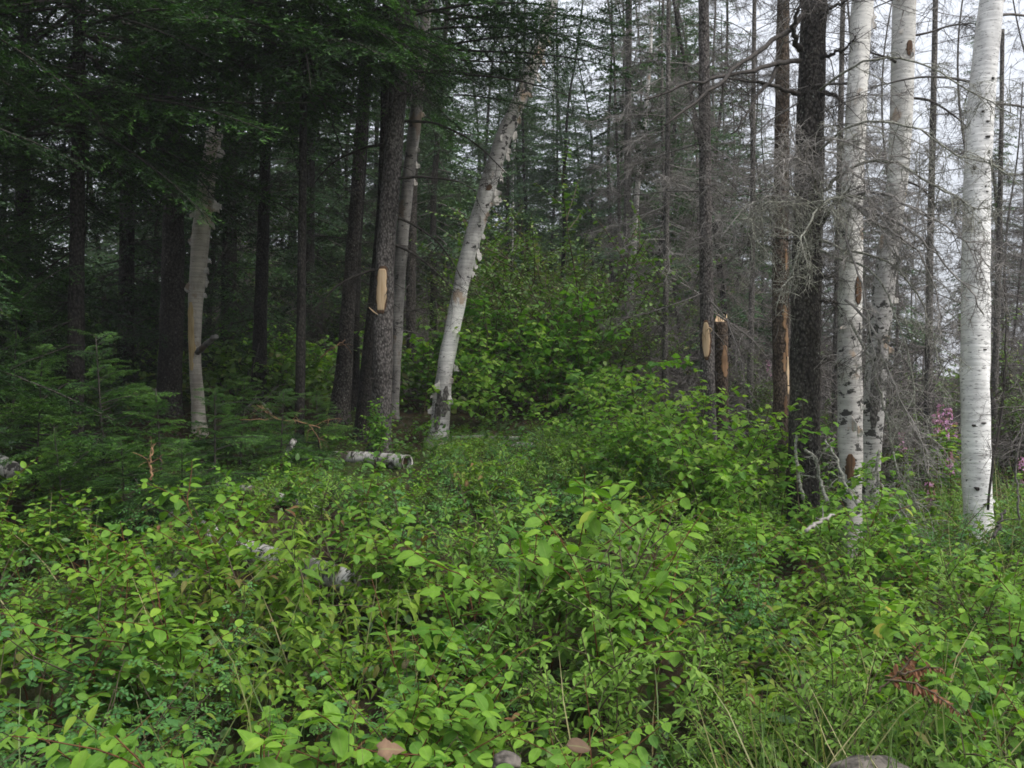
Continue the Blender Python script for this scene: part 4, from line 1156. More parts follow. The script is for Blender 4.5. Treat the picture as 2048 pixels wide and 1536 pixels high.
# ------------------------------------------------------------------ shrubs and herbs
def herb(rg, h, nst, lean, tpl, size, gap, droop=.2, fork=3, forkl=.4, t0=.3, base=.05, rs=.0035, comp=None, tone=(.45, .2), tiptone=.15, up=.35, mat_off=0, grav=.03, flat=.35):
    sm_, lm = MB(), MB()
    P0 = np.stack([rg.normal(0, base, nst), rg.normal(0, base, nst), np.full(nst, -.03)], 1)
    D0 = np.stack([rg.normal(0, lean, nst), rg.normal(0, lean, nst), np.ones(nst)], 1)
    st = grow(rg, P0, D0, h * rg.uniform(.55, 1.15, nst), 8, .07, grav)
    ribs(sm_, st, rs, .45, 5)
    lines = [(st, t0, h)]
    if fork:
        P, T = sample(st, rg.uniform(.35, .95, (nst, fork)))
        n = len(P)
        hor = rg.normal(0, 1, (n, 3)) * [1, 1, .15]
        D = T * .75 + nz(hor) * .9
        fk = grow(rg, P, D, h * forkl * rg.uniform(.6, 1.2, n), 5, .08, grav)
        ribs(sm_, fk, rs * .65, .5, 4)
        lines.append((fk, .15, h * forkl))
    for pts, ta, L in lines:
        m = max(2, int(L * (1 - ta) / gap))
        n = len(pts)
        tt = np.tile(np.linspace(ta, .985, m), (n, 1)) + rg.normal(0, .012, (n, m))
        P, T = sample(pts, tt)
        q = len(P)
        side = nz(np.cross(T, np.array([0, 0, 1.]) + rg.normal(0, flat, (q, 3))))
        for sg in (1, -1):
            D = side * sg + T * up + np.array([0, 0, -droop]) + rg.normal(0, .18, (q, 3))
            N = np.array([0, 0, 1.]) + rg.normal(0, .28, (q, 3)) + .15 * side * sg
            S = size * rg.uniform(.62, 1.12, q) * (1.05 - .35 * (tt.ravel() ** 3))
            tn = np.clip(rg.normal(tone[0], tone[1], q) + tiptone * (tt.ravel() - .6), 0, 1)
            keep = rg.random(q) < .92
            if comp is None:
                place(lm, tpl, P[keep], D[keep], N[keep], S[keep], tn[keep])
            else:
                nl, rl = comp
                Dn = nz(D)
                sd2 = nz(np.cross(N, Dn))
                R2 = grow(rg, P, Dn, rl * rg.uniform(.7, 1.15, q), 3, .05, .1)
                ribs(sm_, R2, .0011, .5, 3)
                for k in range(nl):
                    f = np.full((q, 1), (k + 1) / nl)
                    Pp, Tp = sample(R2, f)
                    if k == nl - 1:
                        place(lm, tpl, Pp, Tp, N, S, tn)
                    else:
                        for s2 in (1, -1):
                            place(lm, tpl, Pp, Tp * .45 + sd2 * s2 + rg.normal(0, .1, (q, 3)), N, S * rg.uniform(.8, 1.1, q), tn)
        # a terminal leaf pair
    return sm_, lm

def herb_proto(name, seed, stem, leaf, **kw):
    rg = np.random.default_rng(seed)
    s, l = herb(rg, **kw)
    return s.mesh(name + '_stem', M[stem]), l.mesh(name + '_leaves', M[leaf])

SPEC = {
 'dogbane': dict(name='dogbane_plant', cat='plant', look='oval-leaved plant on red stems', grp='oval-leaved plants with red stems', pro=[herb_proto('dogbane', 100 + k, 'redstem', 'dogbane', h=.62, nst=3, lean=.28, tpl=OVAL, size=.070, gap=.043, droop=.12, fork=5, forkl=.5, t0=.3, tone=(.42, .17), rs=.0038) for k in range(7)]),
 'rose': dict(name='rose_bush', cat='bush', look='wild rose with small oval leaflets', grp='wild roses', pro=[herb_proto('rose', 120 + k, 'brownstem', 'rose', h=.6, nst=4, lean=.3, tpl=LEAFLET, size=.034, gap=.055, fork=3, forkl=.42, t0=.25, comp=(3, .06), tone=(.45, .2)) for k in range(5)]),
 'honey': dict(name='honeysuckle_bush', cat='bush', look='pointed-leaved bush with reddish tips', grp='pointed-leaved bushes', pro=[herb_proto('honey', 140 + k, 'brownstem', 'honey', h=.52, nst=6, lean=.42, tpl=POINTED, size=.088, gap=.042, droop=.3, fork=2, forkl=.45, t0=.25, tone=(.42, .2), tiptone=.35, up=.55) for k in range(7)]),
 'sweet': dict(name='meadowsweet_bush', cat='bush', look='pale fine-leaved bush', grp='pale fine-leaved bushes', pro=[herb_proto('sweet', 160 + k, 'brownstem', 'sweet', h=.6, nst=7, lean=.3, tpl=NARROW, size=.045, gap=.021, fork=5, forkl=.35, t0=.3, tone=(.5, .2), up=.8, flat=1.2) for k in range(4)]),
 'maple': dict(name='maple_seedling', cat='seedling', look='low seedling with lobed leaves', grp='lobed-leaved seedlings', pro=[herb_proto('mapling', 180 + k, 'redstem', 'maple', h=.55, nst=4, lean=.3, tpl=MAPLE, size=.10, gap=.09, droop=.25, fork=2, forkl=.4, t0=.35, tone=(.5, .2)) for k in range(5)]),
}
M['maple_light'] = leaf_mat('light_maple_leaf', [(0, (.08, .19, .03)), (.5, (.13, .27, .035)), (1, (.24, .36, .06))], .42, .5, spec=.11)
BIGMAPLE = [herb_proto('mountain_maple', 200 + k, 'brownstem', 'maple_light' if k == 3 else 'maple', h=1.75, nst=10, lean=.4, tpl=MAPLE, size=.125, gap=.11, droop=.28, fork=7, forkl=.33, t0=.22, base=.12, rs=.009, tone=(.40 + .06 * k, .2), tiptone=.35) for k in range(4)]
ALDER = [herb_proto('alder', 220 + k, 'brownstem', 'under', h=2.4, nst=7, lean=.22, tpl=OVAL_FAR, size=.075, gap=.06, droop=.2, fork=9, forkl=.32, t0=.25, base=.1, rs=.01, tone=(.5, .2), tiptone=.25) for k in range(3)]

def put_herb(spec, x, y, s, rz, label, group, name=None, cat=None, pro=None, z=0):
    d = SPEC.get(spec)
    st, lf = pro if pro else d['pro'][int(rng.integers(len(d['pro'])))]
    t = thing(name or d['name'], (x, y, float(H(x, y)) + z), label, cat or d['cat'], group or d['grp'])
    t.rotation_euler = (rng.normal(0, .06), rng.normal(0, .06), rz)
    t.scale = (s, s, s * rng.uniform(.9, 1.1))
    link_mesh('stem', st, t); link_mesh('leaves', lf, t)
    return t

# mountain maples in the middle of the picture and before the dark spruce
MP = 'mountain maples'
for px, Yv, s, v, lab in [
    (1110, 12.2, 1.0, 1, 'biggest mountain maple, dense dark thicket right of the leaning birch'),
    (1005, 11.6, .72, 3, 'yellow-green mountain maple touching the leaning birch'),
    (1195, 11.8, .88, 2, 'mountain maple with tiered leaves on the thicket right edge'),
    (1060, 13.2, 1.15, 0, 'mountain maple rising at the back of the thicket'),
    (845, 12.6, .85, 0, 'mountain maple between blazed spruce and leaning birch'),
    (960, 13.4, 1.0, 1, 'mountain maple directly behind the leaning birch'),
    (1290, 10.8, .62, 2, 'low maple at the right foot of the thicket'),
    (1340, 8.2, .66, 3, 'light green maple left of the dark spruce, outermost leaves'),
    (1425, 8.0, .70, 3, 'light green maple below the thin blazed spruce'),
    (1505, 7.8, .66, 3, 'light green maple right at the dark spruce foot'),
    (1465, 8.8, .62, 3, 'maple tucked behind the light green ones'),
    (1270, 8.6, .48, 3, 'small maple at the low end of the light green row'),
    (640, 14.5, .8, 0, 'shaded maple behind the curved slim trunks'),
    (560, 13.5, .62, 1, 'shaded maple right of the slender dark trunk'),
    (455, 14.2, .75, 0, 'shaded maple right of the pale snag'),
    (290, 15.0, .85, 0, 'shaded maple left of the grey trunk'),
    (1215, 8.9, .5, 3, 'light green maple at the left end of the low row'),
    (1390, 7.2, .55, 3, 'light green maple nearest the road in the low row'),
    (1545, 8.4, .62, 3, 'light green maple against the brown stripped trunk'),
    (1150, 9.4, .40, 2, 'small maple just behind the grey fallen birch'),
    (1300, 7.6, .5, 1, 'darker maple in front of the light green row'),
    (760, 9.7, .36, 0, 'dark maple sprig across the foot of the blazed spruce')]:
    x = (px - 1024) * Yv / F
    put_herb(None, x, Yv, s, rng.uniform(0, 6.28), lab, MP, 'mountain_maple', 'bush', BIGMAPLE[v])
for px, Yv, s in [(1060, 14.0, 1.25), (1150, 13.6, 1.3), (1215, 14.4, 1.1), (1000, 14.6, 1.2), (1100, 16.5, 1.4), (1290, 15.5, .9), (1120, 14.6, 1.0), (1180, 15.4, 1.1), (1040, 15.5, 1.0), (1240, 14.0, .7), (930, 16.5, 1.0), (700, 17, 1.0), (600, 18, 1.1), (480, 17.5, .9), (1000, 18.0, 1.0), (1110, 18.5, 1.1), (1500, 13.6, .6), (1660, 12.0, .5), (1800, 11.5, .45), (1900, 12.5, .5), (2030, 13.5, .9), (2090, 12.0, .8), (1460, 15.0, .75)]:
    x = (px - 1024) * Yv / F
    put_herb(None, x, Yv, s, rng.uniform(0, 6.28), f'small-leaved green shrub {"uphill " if Yv > 14 else ""}{gap(px)}', 'small-leaved shrubs', 'alder_shrub', 'bush', ALDER[int(rng.integers(3))])

# dead grey brush
def brush_proto(seed):
    rg = np.random.default_rng(seed); mb = MB()
    for k in range(16):
        stamp(mb, DEAD_FAR[rg.integers(3)], [rg.normal(0, .15), rg.normal(0, .15), 0], rg.uniform(0, 6.28), rg.uniform(.2, 1.35), 0, rg.uniform(.6, 1.25))
    return mb.mesh('brush', M['twig_mid'])
BRUSH = [brush_proto(300 + k) for k in range(3)]
for k in range(46):
    if k < 20: px, Yv = rng.uniform(1230, 1560), rng.uniform(13.5, 20)
    elif k < 38: px, Yv = rng.uniform(1540, 2120), rng.uniform(11.5, 22)
    else: px, Yv = rng.uniform(430, 900), rng.uniform(14, 22)
    x = (px - 1024) * Yv / F
    o = link_mesh('dead_bush', BRUSH[k % 3], None, (x, Yv, float(H(x, Yv)) - .05), rng.uniform(0, 6.28), rng.uniform(.8, 1.5))
    tag(o, f'dead grey brush {"at the hill foot" if Yv < 16 else "uphill"} {gap(px)}', 'bush', 'dead grey brush')

# ------------------------------------------------------------------ young firs at left
YF = 'young firs'
def sapling(seed, h):
    rg = np.random.default_rng(seed)
    a, b = MB(), MB()
    z = np.linspace(-.05, h, 9)
    tube(a, np.stack([0 * z, 0 * z, z], 1), np.linspace(.014, .003, 9), 6)
    crown(rg, b, SPRAY_TIP, .8, lambda q: np.array([0, 0, q]), .1, h, h * .8, 44, .8, -.12, .35, .12, Lmin=.2)
    stamp(b, SPRAY_TIP[0], (0, 0, h * .8), 0, PI / 2, 0, .25)
    return a.mesh('fir_stem', M['twig_dark']), b.mesh('fir_boughs', [M['fir_young'], M['twig_dark']])
M['fir_young'] = leaf_mat('young_fir_needle', [(0, (.014, .045, .013)), (.45, (.03, .088, .018)), (.75, (.07, .17, .028)), (1, (.13, .26, .042))], .18, .5, 0, .3, .15)
SAP = [sapling(400 + k, h) for k, h in enumerate([1.4, 1.1, .85])]
for px, Yv, v, s, lab in [(215, 7.4, 0, 1.05, 'tallest young fir, bright tipped shelves before the grey trunk'), (70, 7.6, 0, .95, 'young fir nearest the left border'), (330, 7.2, 1, 1.0, 'young fir below the pale snag'), (430, 7.8, 2, 1.1, 'young fir rightmost of the low firs'),
                          (135, 6.7, 1, .8, 'young fir in front of the tallest one'), (255, 6.6, 2, 1.0, 'small young fir above the fallen log'), (365, 6.6, 2, .9, 'small young fir next to the snapped twig'), (20, 8.6, 0, 1.1, 'young fir deep in the left shade'), (560, 8.6, 2, 1.0, 'young fir by the propped birch stick'), (480, 9.2, 2, 1.1, 'young fir before the slender dark trunk'), (640, 9.4, 2, .9, 'young fir left of the blazed spruce')]:
    x = (px - 1024) * Yv / F
    t = thing('young_fir', (x, Yv, float(H(x, Yv))), lab, 'tree', YF)
    t.rotation_euler = (rng.normal(0, .08), rng.normal(0, .08), rng.uniform(0, 6.28)); t.scale = (s, s, s)
    link_mesh('trunk', SAP[v][0], t); link_mesh('crown', SAP[v][1], t)

# ------------------------------------------------------------------ fallen wood
rng = np.random.default_rng(77)
M['birch_lying'] = bark_birch('lying_birch_bark', (.50, .48, .45), (.15, .14, .122), (.12, .09, .06), patch=.535, dash=.57, tanamt=.6, axis=0)
def log(name, label, a, b, r0, r1, mat, hollow=False, group='fallen birch logs', curls=0):
    a = np.asarray(a, float); b = np.asarray(b, float)
    d = b - a; L = np.linalg.norm(d)
    t = thing(name, a, label, 'log', group)
    yaw = math.atan2(d[1], d[0]); pit = -math.asin(d[2] / L)
    t.rotation_euler = (0, pit, yaw)
    n = int(L / .05)
    x = np.linspace(0, L, n)
    P = np.stack([x, .03 * np.sin(x * 2), .02 * np.sin(x * 3.1)], 1)
    R = np.linspace(r0, r1, n)
    mb = MB()
    if hollow:
        tube(mb, P, R, 20, .5, 0, False, .06, rng)
    else:
        tube(mb, P, R, 20, .5, 0, True, .06, rng)
    mb.obj('bark', M[mat], t, (0, 0, 0))
    if hollow:
        m2 = MB(); tube(m2, P[-12:-1], R[-12:-1] * .86, 20, .5, 0, True, .06, rng)
        m2.obj('rotten_core', M['wood_dark'], t, (0, 0, 0))
        m3 = MB()
        a_ = np.linspace(0, 2 * PI, 25)[:-1]
        for s_ in range(24):
            a0, a1 = a_[s_], a_[(s_ + 1) % 24]
            e = P[-1]
            f = lambda aa, rr, dx: e + np.array([dx, math.cos(aa) * rr, math.sin(aa) * rr])
            m3.add([f(a0, r1 * .86, .006), f(a1, r1 * .86, .006), f(a1, r1 * 1.03, .012), f(a0, r1 * 1.03, .012)], np.array([[0, 1, 2, 3]]))
        m3.obj('rim', M['curl_out'], t, (0, 0, 0))
    return t
log('birch_log', 'long fallen white birch slanting through the leaves at left', at(250, 1016, 7.1), at(720, 1172, 5.45), .085, .075, 'birch_lying')
log('birch_log', 'hollow birch log lying at the blazed spruce foot', at(620, 918, 9.7), at(812, 922, 8.95), .065, .080, 'birch_lying', True)
log('birch_log', 'grey fallen birch behind the hollow log, under the thicket', at(1000, 894, 10.2), at(1180, 897, 9.9), .045, .035, 'birch_lying')
log('birch_log', 'thin pale pole lying before the maple thicket', at(900, 876, 10.9), at(1240, 884, 10.5), .025, .02, 'birch_lying')
log('birch_log', 'thick birch log poking in at the left border', at(-80, 900, 7.8), at(22, 945, 7.2), .08, .075, 'birch_lying')
log('birch_log', 'crossing birch pole behind the long fallen birch', at(430, 972, 7.9), at(640, 1022, 7.2), .05, .045, 'birch_lying')
log('birch_log', 'birch stick propped up left of the blazed spruce', at(566, 918, 8.6), at(592, 882, 8.75), .035, .03, 'birch_lying')
log('birch_log', 'short grey birch piece below the long fallen birch', at(318, 1150, 5.5), at(375, 1165, 5.35), .06, .055, 'birch_lying')
log('birch_log', 'short white birch piece left of the long fallen birch', at(140, 1018, 6.9), at(185, 1046, 6.6), .06, .055, 'birch_lying')

def stick(name, label, rows, r0, r1, mat, cat='branch', group=None, **kw):
    P = [at(*r) for r in rows]
    t = thing(name, P[0], label, cat, group)
    mb = MB()
    twiggy(mb, smooth_path(P, 18, rng, .006), rng, r0, r1, **kw)
    mb.obj('stem', M[mat], t)
    return t
DB = 'fallen dead branches'
stick('dead_branch', 'lichened stick upright against the dark spruce foot, left one', [(1592, 870, 7.4), (1590, 900, 7.4), (1597, 950, 7.35), (1606, 1000, 7.3)][::-1], .016, .010, 'lichen', group=DB, n1=4, n2=2, n3=0, l1=.1)
stick('dead_branch', 'lichened bent branch at the dark spruce foot, tallest stick', [(1610, 900, 7.2), (1632, 915, 7.2), (1640, 960, 7.2), (1655, 1010, 7.1)][::-1], .016, .012, 'lichen', group=DB, n1=6, n2=3, n3=1, l1=.15)
stick('dead_branch', 'lichened branch slanting to the gashed birch foot', [(1650, 880, 7.2), (1675, 920, 7.1), (1690, 965, 7.0), (1720, 1020, 6.9)][::-1], .014, .009, 'lichen', group=DB, n1=8, n2=4, n3=1, l1=.2)
stick('dead_branch', 'drooping lichened branch right of the gashed birch foot', [(1760, 900, 7.0), (1750, 960, 7.0), (1800, 1010, 6.9), (1825, 1060, 6.8)], .013, .007, 'lichen', group=DB, n1=10, n2=5, n3=2, l1=.25)
stick('dead_branch', 'pale bare stick lying in leaves below the dark spruce', [(1612, 1062, 5.6), (1640, 1040, 5.8), (1668, 1030, 6.0)], .012, .009, 'twig_grey', group=DB, n1=3, n2=2, n3=0, l1=.1)
stick('dead_branch', 'black burnt stick in the leaves at right', [(1988, 1075, 4.6), (2000, 1045, 4.7), (2010, 1020, 4.8)], .008, .006, 'twig_dark', group=DB, n1=3, n2=2, n3=0, l1=.08)
stick('dead_branch', 'snapped tan twig standing before the young firs', [(303, 960, 6.2), (300, 935, 6.2), (304, 898, 6.2)], .008, .006, 'wood_orange', group=DB, n1=5, n2=2, n3=0, l1=.2)
stick('dead_branch', 'pale peeled stick lying before the curved slim trunks', [(480, 840, 9.0), (560, 838, 9.0), (620, 848, 8.9), (640, 856, 8.9)], .004, .006, 'wood_orange', group=DB, n1=6, n2=3, n3=2, l1=.25)
stick('dead_branch', 'grey branch heap at the foot of the slender dark trunk', [(470, 835, 12), (500, 808, 12), (522, 800, 12), (545, 830, 12)], .014, .01, 'twig_grey', group=DB, n1=12, n2=5, n3=2, l1=.5)
stick('dead_branch', 'tan broken stick leaning on the curved slim trunk', [(640, 715, 11.4), (660, 700, 11.4), (690, 680, 11.5)], .009, .008, 'wood_orange', group=DB, n1=2, n2=0, n3=0, l1=.2)
stick('bare_sapling', 'bare thin sapling right of the bright white birch', [(1976, 1020, 7.4), (1985, 930, 7.4), (2002, 830, 7.4), (2013, 700, 7.4), (2008, 560, 7.4)], .011, .005, 'twig_dark', 'tree', n1=9, n2=5, n3=2, l1=.5, grav=-.05, t0=.15)
stick('bare_sapling', 'bare forked sapling at the right border', [(2040, 1040, 7.0), (2030, 930, 7.0), (2046, 860, 7.0), (2070, 800, 7.0)], .009, .004, 'twig_mid', 'tree', n1=8, n2=5, n3=2, l1=.4, grav=-.05, t0=.15)

# ------------------------------------------------------------------ boulder, dead fern, dead leaves
def rock(label, p, s, seed):
    rg = np.random.default_rng(seed)
    u, v = np.meshgrid(np.linspace(0, 2 * PI, 41)[:-1], np.linspace(.02, PI - .02, 22))
    d = np.stack([np.cos(u) * np.sin(v), np.sin(u) * np.sin(v), np.cos(v)], -1).reshape(-1, 3)
    r = np.ones(len(d))
    for _ in range(14):
        k = nz(rg.normal(0, 1, 3)); r = np.minimum(r, rg.uniform(.72, .95) / np.maximum(d @ k, .05))
    for _ in range(20):
        k = rg.normal(0, 5, 3); r += .012 * np.sin(d @ k + rg.uniform(0, 6))
    V = d * r[:, None] * s + p
    i, j = np.meshgrid(np.arange(40), np.arange(21))
    q = np.stack([j * 40 + i, j * 40 + (i + 1) % 40, (j + 1) * 40 + (i + 1) % 40, (j + 1) * 40 + i], -1).reshape(-1, 4)[:, ::-1]
    mb = MB(); mb.add(V, q)
    return tag(mb.obj('boulder', M['rock'], None, p), label, 'rock')
rock('pinkish grey boulder half hidden under red-stemmed leaves', at(1752, 1590, 2.7), np.array([.16, .13, .12]), 3)
rock('small grey stone at the bottom among leaves', at(1012, 1525, 2.5), np.array([.045, .045, .028]), 5)

def fern(label, rows, wid, seed):
    rg = np.random.default_rng(seed)
    Q = smooth_path([at(*r) for r in rows], 22, rg, .002)
    t = thing('dead_fern', Q[0], label, 'fern')
    mb = MB(); tube(mb, Q, np.linspace(.004, .0015, 22), 5); mb.obj('stem', M['brownstem'], t)
    mb = MB()
    P, T = sample(Q[None], np.linspace(.25, .99, 44)[None])
    for sg in (1, -1):
        side = nz(np.cross(T, [0, -.5, 1.])) * sg
        n = len(P)
        f = np.linspace(1, .25, n)
        place(mb, NARROW, P, side * .7 + T * .5 + rg.normal(0, .35, (n, 3)) + [0, 0, -.5], rg.normal(0, .6, (n, 3)) + [0, 0, 1], wid * f * rg.uniform(.6, 1.1, n), rg.random(n))
    mb.obj('leaves', M['fern_dead'], t)
fern('long brown withered fern frond over the boulder, lower one', [(1770, 1360, 2.75), (1830, 1365, 2.7), (1880, 1395, 2.65), (1918, 1425, 2.6), (1925, 1440, 2.6)], .042, 1)
fern('rusty withered frond standing above the boulder', [(1755, 1385, 2.8), (1800, 1345, 2.8), (1830, 1310, 2.8), (1840, 1285, 2.8)], .04, 2)
fern('curled rusty frond tip right of the standing one', [(1800, 1350, 2.75), (1850, 1335, 2.72), (1880, 1335, 2.7), (1886, 1345, 2.7)], .035, 4)

def loose_leaf(name, label, p, s, mat, D, N, tpl=OVAL, tone=.5, z=0):
    mb = MB(); place(mb, tpl, np.array([p]), np.array([D]), np.array([N]), s, tone)
    o = mb.obj(name, M[mat], None, p)
    md = o.modifiers.new('thickness', 'SOLIDIFY'); md.thickness = .0008
    return tag(o, label, 'leaf')
loose_leaf('dead_leaf', 'curled tan dead leaf at the bottom, left half', at(750, 1500, 2.45), .075, 'tan_leaf', (1, .2, .1), (0, -.5, 1), MAPLE)
loose_leaf('dead_leaf', 'dusky brown fallen leaf right of the small stone', at(1130, 1490, 2.45), .075, 'tan_leaf', (1, .1, -.1), (0, -.7, 1), OVAL, .1)

# ------------------------------------------------------------------ fireweed
def fireweed(label, px, py, Yv, seed):
    rg = np.random.default_rng(seed)
    top = at(px, py, Yv)
    zb = float(H(top[0], Yv))
    t = thing('fireweed', (top[0], Yv, zb), label, 'flower', 'fireweed in bloom')
    Q = np.stack([top[0] + .03 * np.sin(np.linspace(0, 3, 16)), np.full(16, Yv), np.linspace(zb, top[2], 16)], 1)
    mb = MB(); tube(mb, Q, np.linspace(.006, .003, 16), 5); mb.obj('stem', M['redstem'], t)
    L = top[2] - zb
    n = 70
    P, T = sample(Q[None], rg.uniform(.15, .8, (1, n)))
    a = rg.uniform(0, 2 * PI, n); o = np.stack([np.cos(a), np.sin(a), .1 + 0 * a], 1)
    mb = MB(); place(mb, NARROW, P, o, rg.normal(0, .3, (n, 3)) + [0, 0, 1], .13 * rg.uniform(.7, 1.1, n), rg.random(n)); mb.obj('leaves', M['dogbane'], t)
    n = 30
    P, T = sample(Q[None], 1 - (.26 / L) * rg.random((1, n)))
    a = rg.uniform(0, 2 * PI, n); o = np.stack([np.cos(a), np.sin(a), .3 + 0 * a], 1)
    c = P + o * .035
    mb = MB()
    for k in range(4):
        place(mb, LEAFLET, c, o * .3 + nz(np.cross(o, rg.normal(0, 1, (n, 3)))) + .1, o, .024, rg.random(n))
    mb.obj('flower_spike', M['petal'], t)
for k, (px, py, Yv, lab) in enumerate([(1880, 812, 11.0, 'tallest fireweed spike in the cluster left of the bright birch'), (1896, 818, 11.2, 'fireweed touching the bright birch, in the top cluster'), (1870, 828, 10.8, 'left spike of the top fireweed cluster'), (1889, 836, 10.9, 'lowest spike of the top fireweed cluster'),
                                       (1896, 905, 9.4, 'low fireweed spike beside the bright birch'), (1802, 866, 10.5, 'small lone fireweed between the white birches'), (2043, 918, 9.0, 'fireweed spike at the right border'), (1856, 968, 8.4, 'short fireweed in the leaves before the bright birch'), (1536, 722, 15.0, 'far fireweed left of the brown stripped trunk'), (1906, 845, 11.6, 'fireweed half behind the bright birch')]):
    fireweed(lab, px, py, Yv, 500 + k)

# ------------------------------------------------------------------ the thicket along the verge
rng = np.random.default_rng(99)
def zone(px, Y):
    if Y < 3.2:
        return 'in front of the fallen birch at left' if px < 700 else 'near the small grey stone' if px < 1350 else 'around the boulder and dead fern'
    if Y < 5.3:
        return 'just below the long fallen birch' if px < 750 else 'between small stone and hollow log' if px < 1350 else 'above the boulder, below the dark spruce'
    if px < 520: return 'behind the long fallen birch by the young firs'
    if px < 850: return 'around the hollow birch log'
    if px < 1250: return 'below the maple thicket'
    if px < 1560: return 'under the light green maples'
    return 'at the feet of the white birches'
def weights(px, Y):
    py = 768 + F * (EYE - (float(H((px - 1024) * Y / F, Y)) + .5)) / Y
    d = dict(dogbane=.26, rose=.2, honey=.2, sweet=.16, maple=.1)
    if px < 300: d.update(rose=.55, dogbane=.17, honey=.25 if py > 1200 else .08, sweet=.03, maple=.08)
    elif px < 850:
        d.update(honey=.55 if py > 1080 else .3, dogbane=.22, rose=.16, sweet=.04, maple=.1)
    elif px < 1150: d.update(honey=.3 if py > 1150 else .12, dogbane=.33, rose=.22, sweet=.16, maple=.1)
    elif px < 1450: d.update(sweet=.4 if 1120 < py < 1350 else .1, dogbane=.4, rose=.15, honey=.12, maple=.08 if py > 1000 else .4)
    else: d.update(dogbane=.5, sweet=.18, rose=.13, honey=.14, maple=.06)
    k = list(d); v = np.array([d[q] for q in k]); return k, v / v.sum()
pts = []
ph = rng.uniform(0, 6.28, (8, 4))
def field(k, x, y, f=1.5):
    a = ph[k]
    return np.sin(f * x + a[0] + 1.3 * np.sin(.8 * y + a[1])) * np.sin(f * .9 * y + a[2] + 1.2 * np.sin(.7 * x + a[3]))
CAPX = [-200, 0, 200, 230, 540, 570, 670, 695, 850, 880, 915, 1240, 1300, 1560, 1600, 2300]
CAPY = [890, 895, 900, 935, 950, 920, 925, 950, 948, 905, 868, 860, 890, 935, 975, 980]
def try_put(px, Y):
    x = (px - 1024) * Y / F
    r = .15 + .031 * Y
    if any((x - a) ** 2 + (Y - b) ** 2 < r * r for a, b in pts): return
    if px < 480 and Y > 7.3: return
    # keep the gap round the fallen logs a little open
    for (ax, ay), (bx, by), rr in LOGS2:
        t_ = np.clip(((x - ax) * (bx - ax) + (Y - ay) * (by - ay)) / ((bx - ax) ** 2 + (by - ay) ** 2), 0, 1)
        dx, dy = x - (ax + t_ * (bx - ax)), Y - (ay + t_ * (by - ay))
        if dx * dx + dy * dy < rr * rr and dy < .05: return
    k, v = weights(px, Y)
    v = v * np.exp(1.7 * np.array([field(q, x, Y, 1.7) for q in range(len(k))])); v /= v.sum()
    sp = k[rng.choice(len(k), p=v)]
    d = SPEC[sp]
    s = rng.uniform(.68, 1.28) * (.8 if Y > 7.5 and px < 1300 else 1)
    s *= 1 + .38 * field(6, x, Y, 2.1)
    if Y < 3.6: s = min(s, .8 if sp == 'maple' else 1.1)
    top = EYE - (np.interp(px, CAPX, CAPY) - 768) * Y / F - float(H(x, Y))
    s = min(s, top / .62)
    if s < .22: return
    pts.append((x, Y))
    put_herb(sp, x, Y, s, rng.uniform(0, 6.28), f"{d['look']} {zone(px, Y)}", d['grp'])
a, b = at(250, 1010, 7.1), at(720, 1172, 5.45)
c1, c2 = at(640, 925, 9.5), at(822, 922, 9.2)
c3, c4 = at(960, 886, 10.2), at(1180, 890, 9.9)
LOGS2 = [((a[0], a[1]), (b[0], b[1]), .1), ((c1[0], c1[1]), (c2[0], c2[1]), .9), ((c3[0], c3[1]), (c4[0], c4[1]), .7)]
for k in range(9000):
    Yv = 1.75 + (10.6 - 1.75) * rng.random() ** .75
    try_put(rng.uniform(-150, 2200), Yv)
n_small = 0
for k in range(4000):
    Yv = rng.uniform(7.0, 11.3); px = rng.uniform(520, 1330)
    x = (px - 1024) * Yv / F
    if n_small >= 260 or any((x - a) ** 2 + (Yv - b) ** 2 < .17 ** 2 for a, b in pts): continue
    top = EYE - (np.interp(px, CAPX, CAPY) - 30 * (rng.random() < .25 and not 680 < px < 860) - 768) * Yv / F - float(H(x, Yv))
    sp = ['dogbane', 'rose', 'maple', 'sweet', 'honey'][rng.choice(5, p=[.22, .3, .2, .14, .14])]
    sc = min(rng.uniform(.45, .95), max(top / .6, .16 if 680 < px < 860 else .34))
    pts.append((x, Yv)); n_small += 1
    put_herb(sp, x, Yv, sc, rng.uniform(0, 6.28), f"small {SPEC[sp]['look']} {zone(px, Yv)}", SPEC[sp]['grp'])
for px, Yv, sp in [(1690, 2.25, 'dogbane'), (1850, 2.3, 'dogbane'), (1775, 2.2, 'rose'), (1640, 2.5, 'sweet'), (1790, 2.35, 'dogbane'), (1000, 2.25, 'honey')]:
    put_herb(sp, (px - 1024) * Yv / F, Yv, .62, rng.uniform(0, 6.28), f"{SPEC[sp]['look']} {zone(px, Yv)}", SPEC[sp]['grp'])
# the big pale oval-leaved plant near the lens
put_herb('dogbane', *((at(400, 1400, 2.1))[:2]), 1.2, .4, 'largest oval-leaved plant, close to the lens at lower left', None)
put_herb('dogbane', *((at(345, 1500, 1.95))[:2]), 1.2, 2.2, 'oval-leaved plant right below the largest one, very close', None)

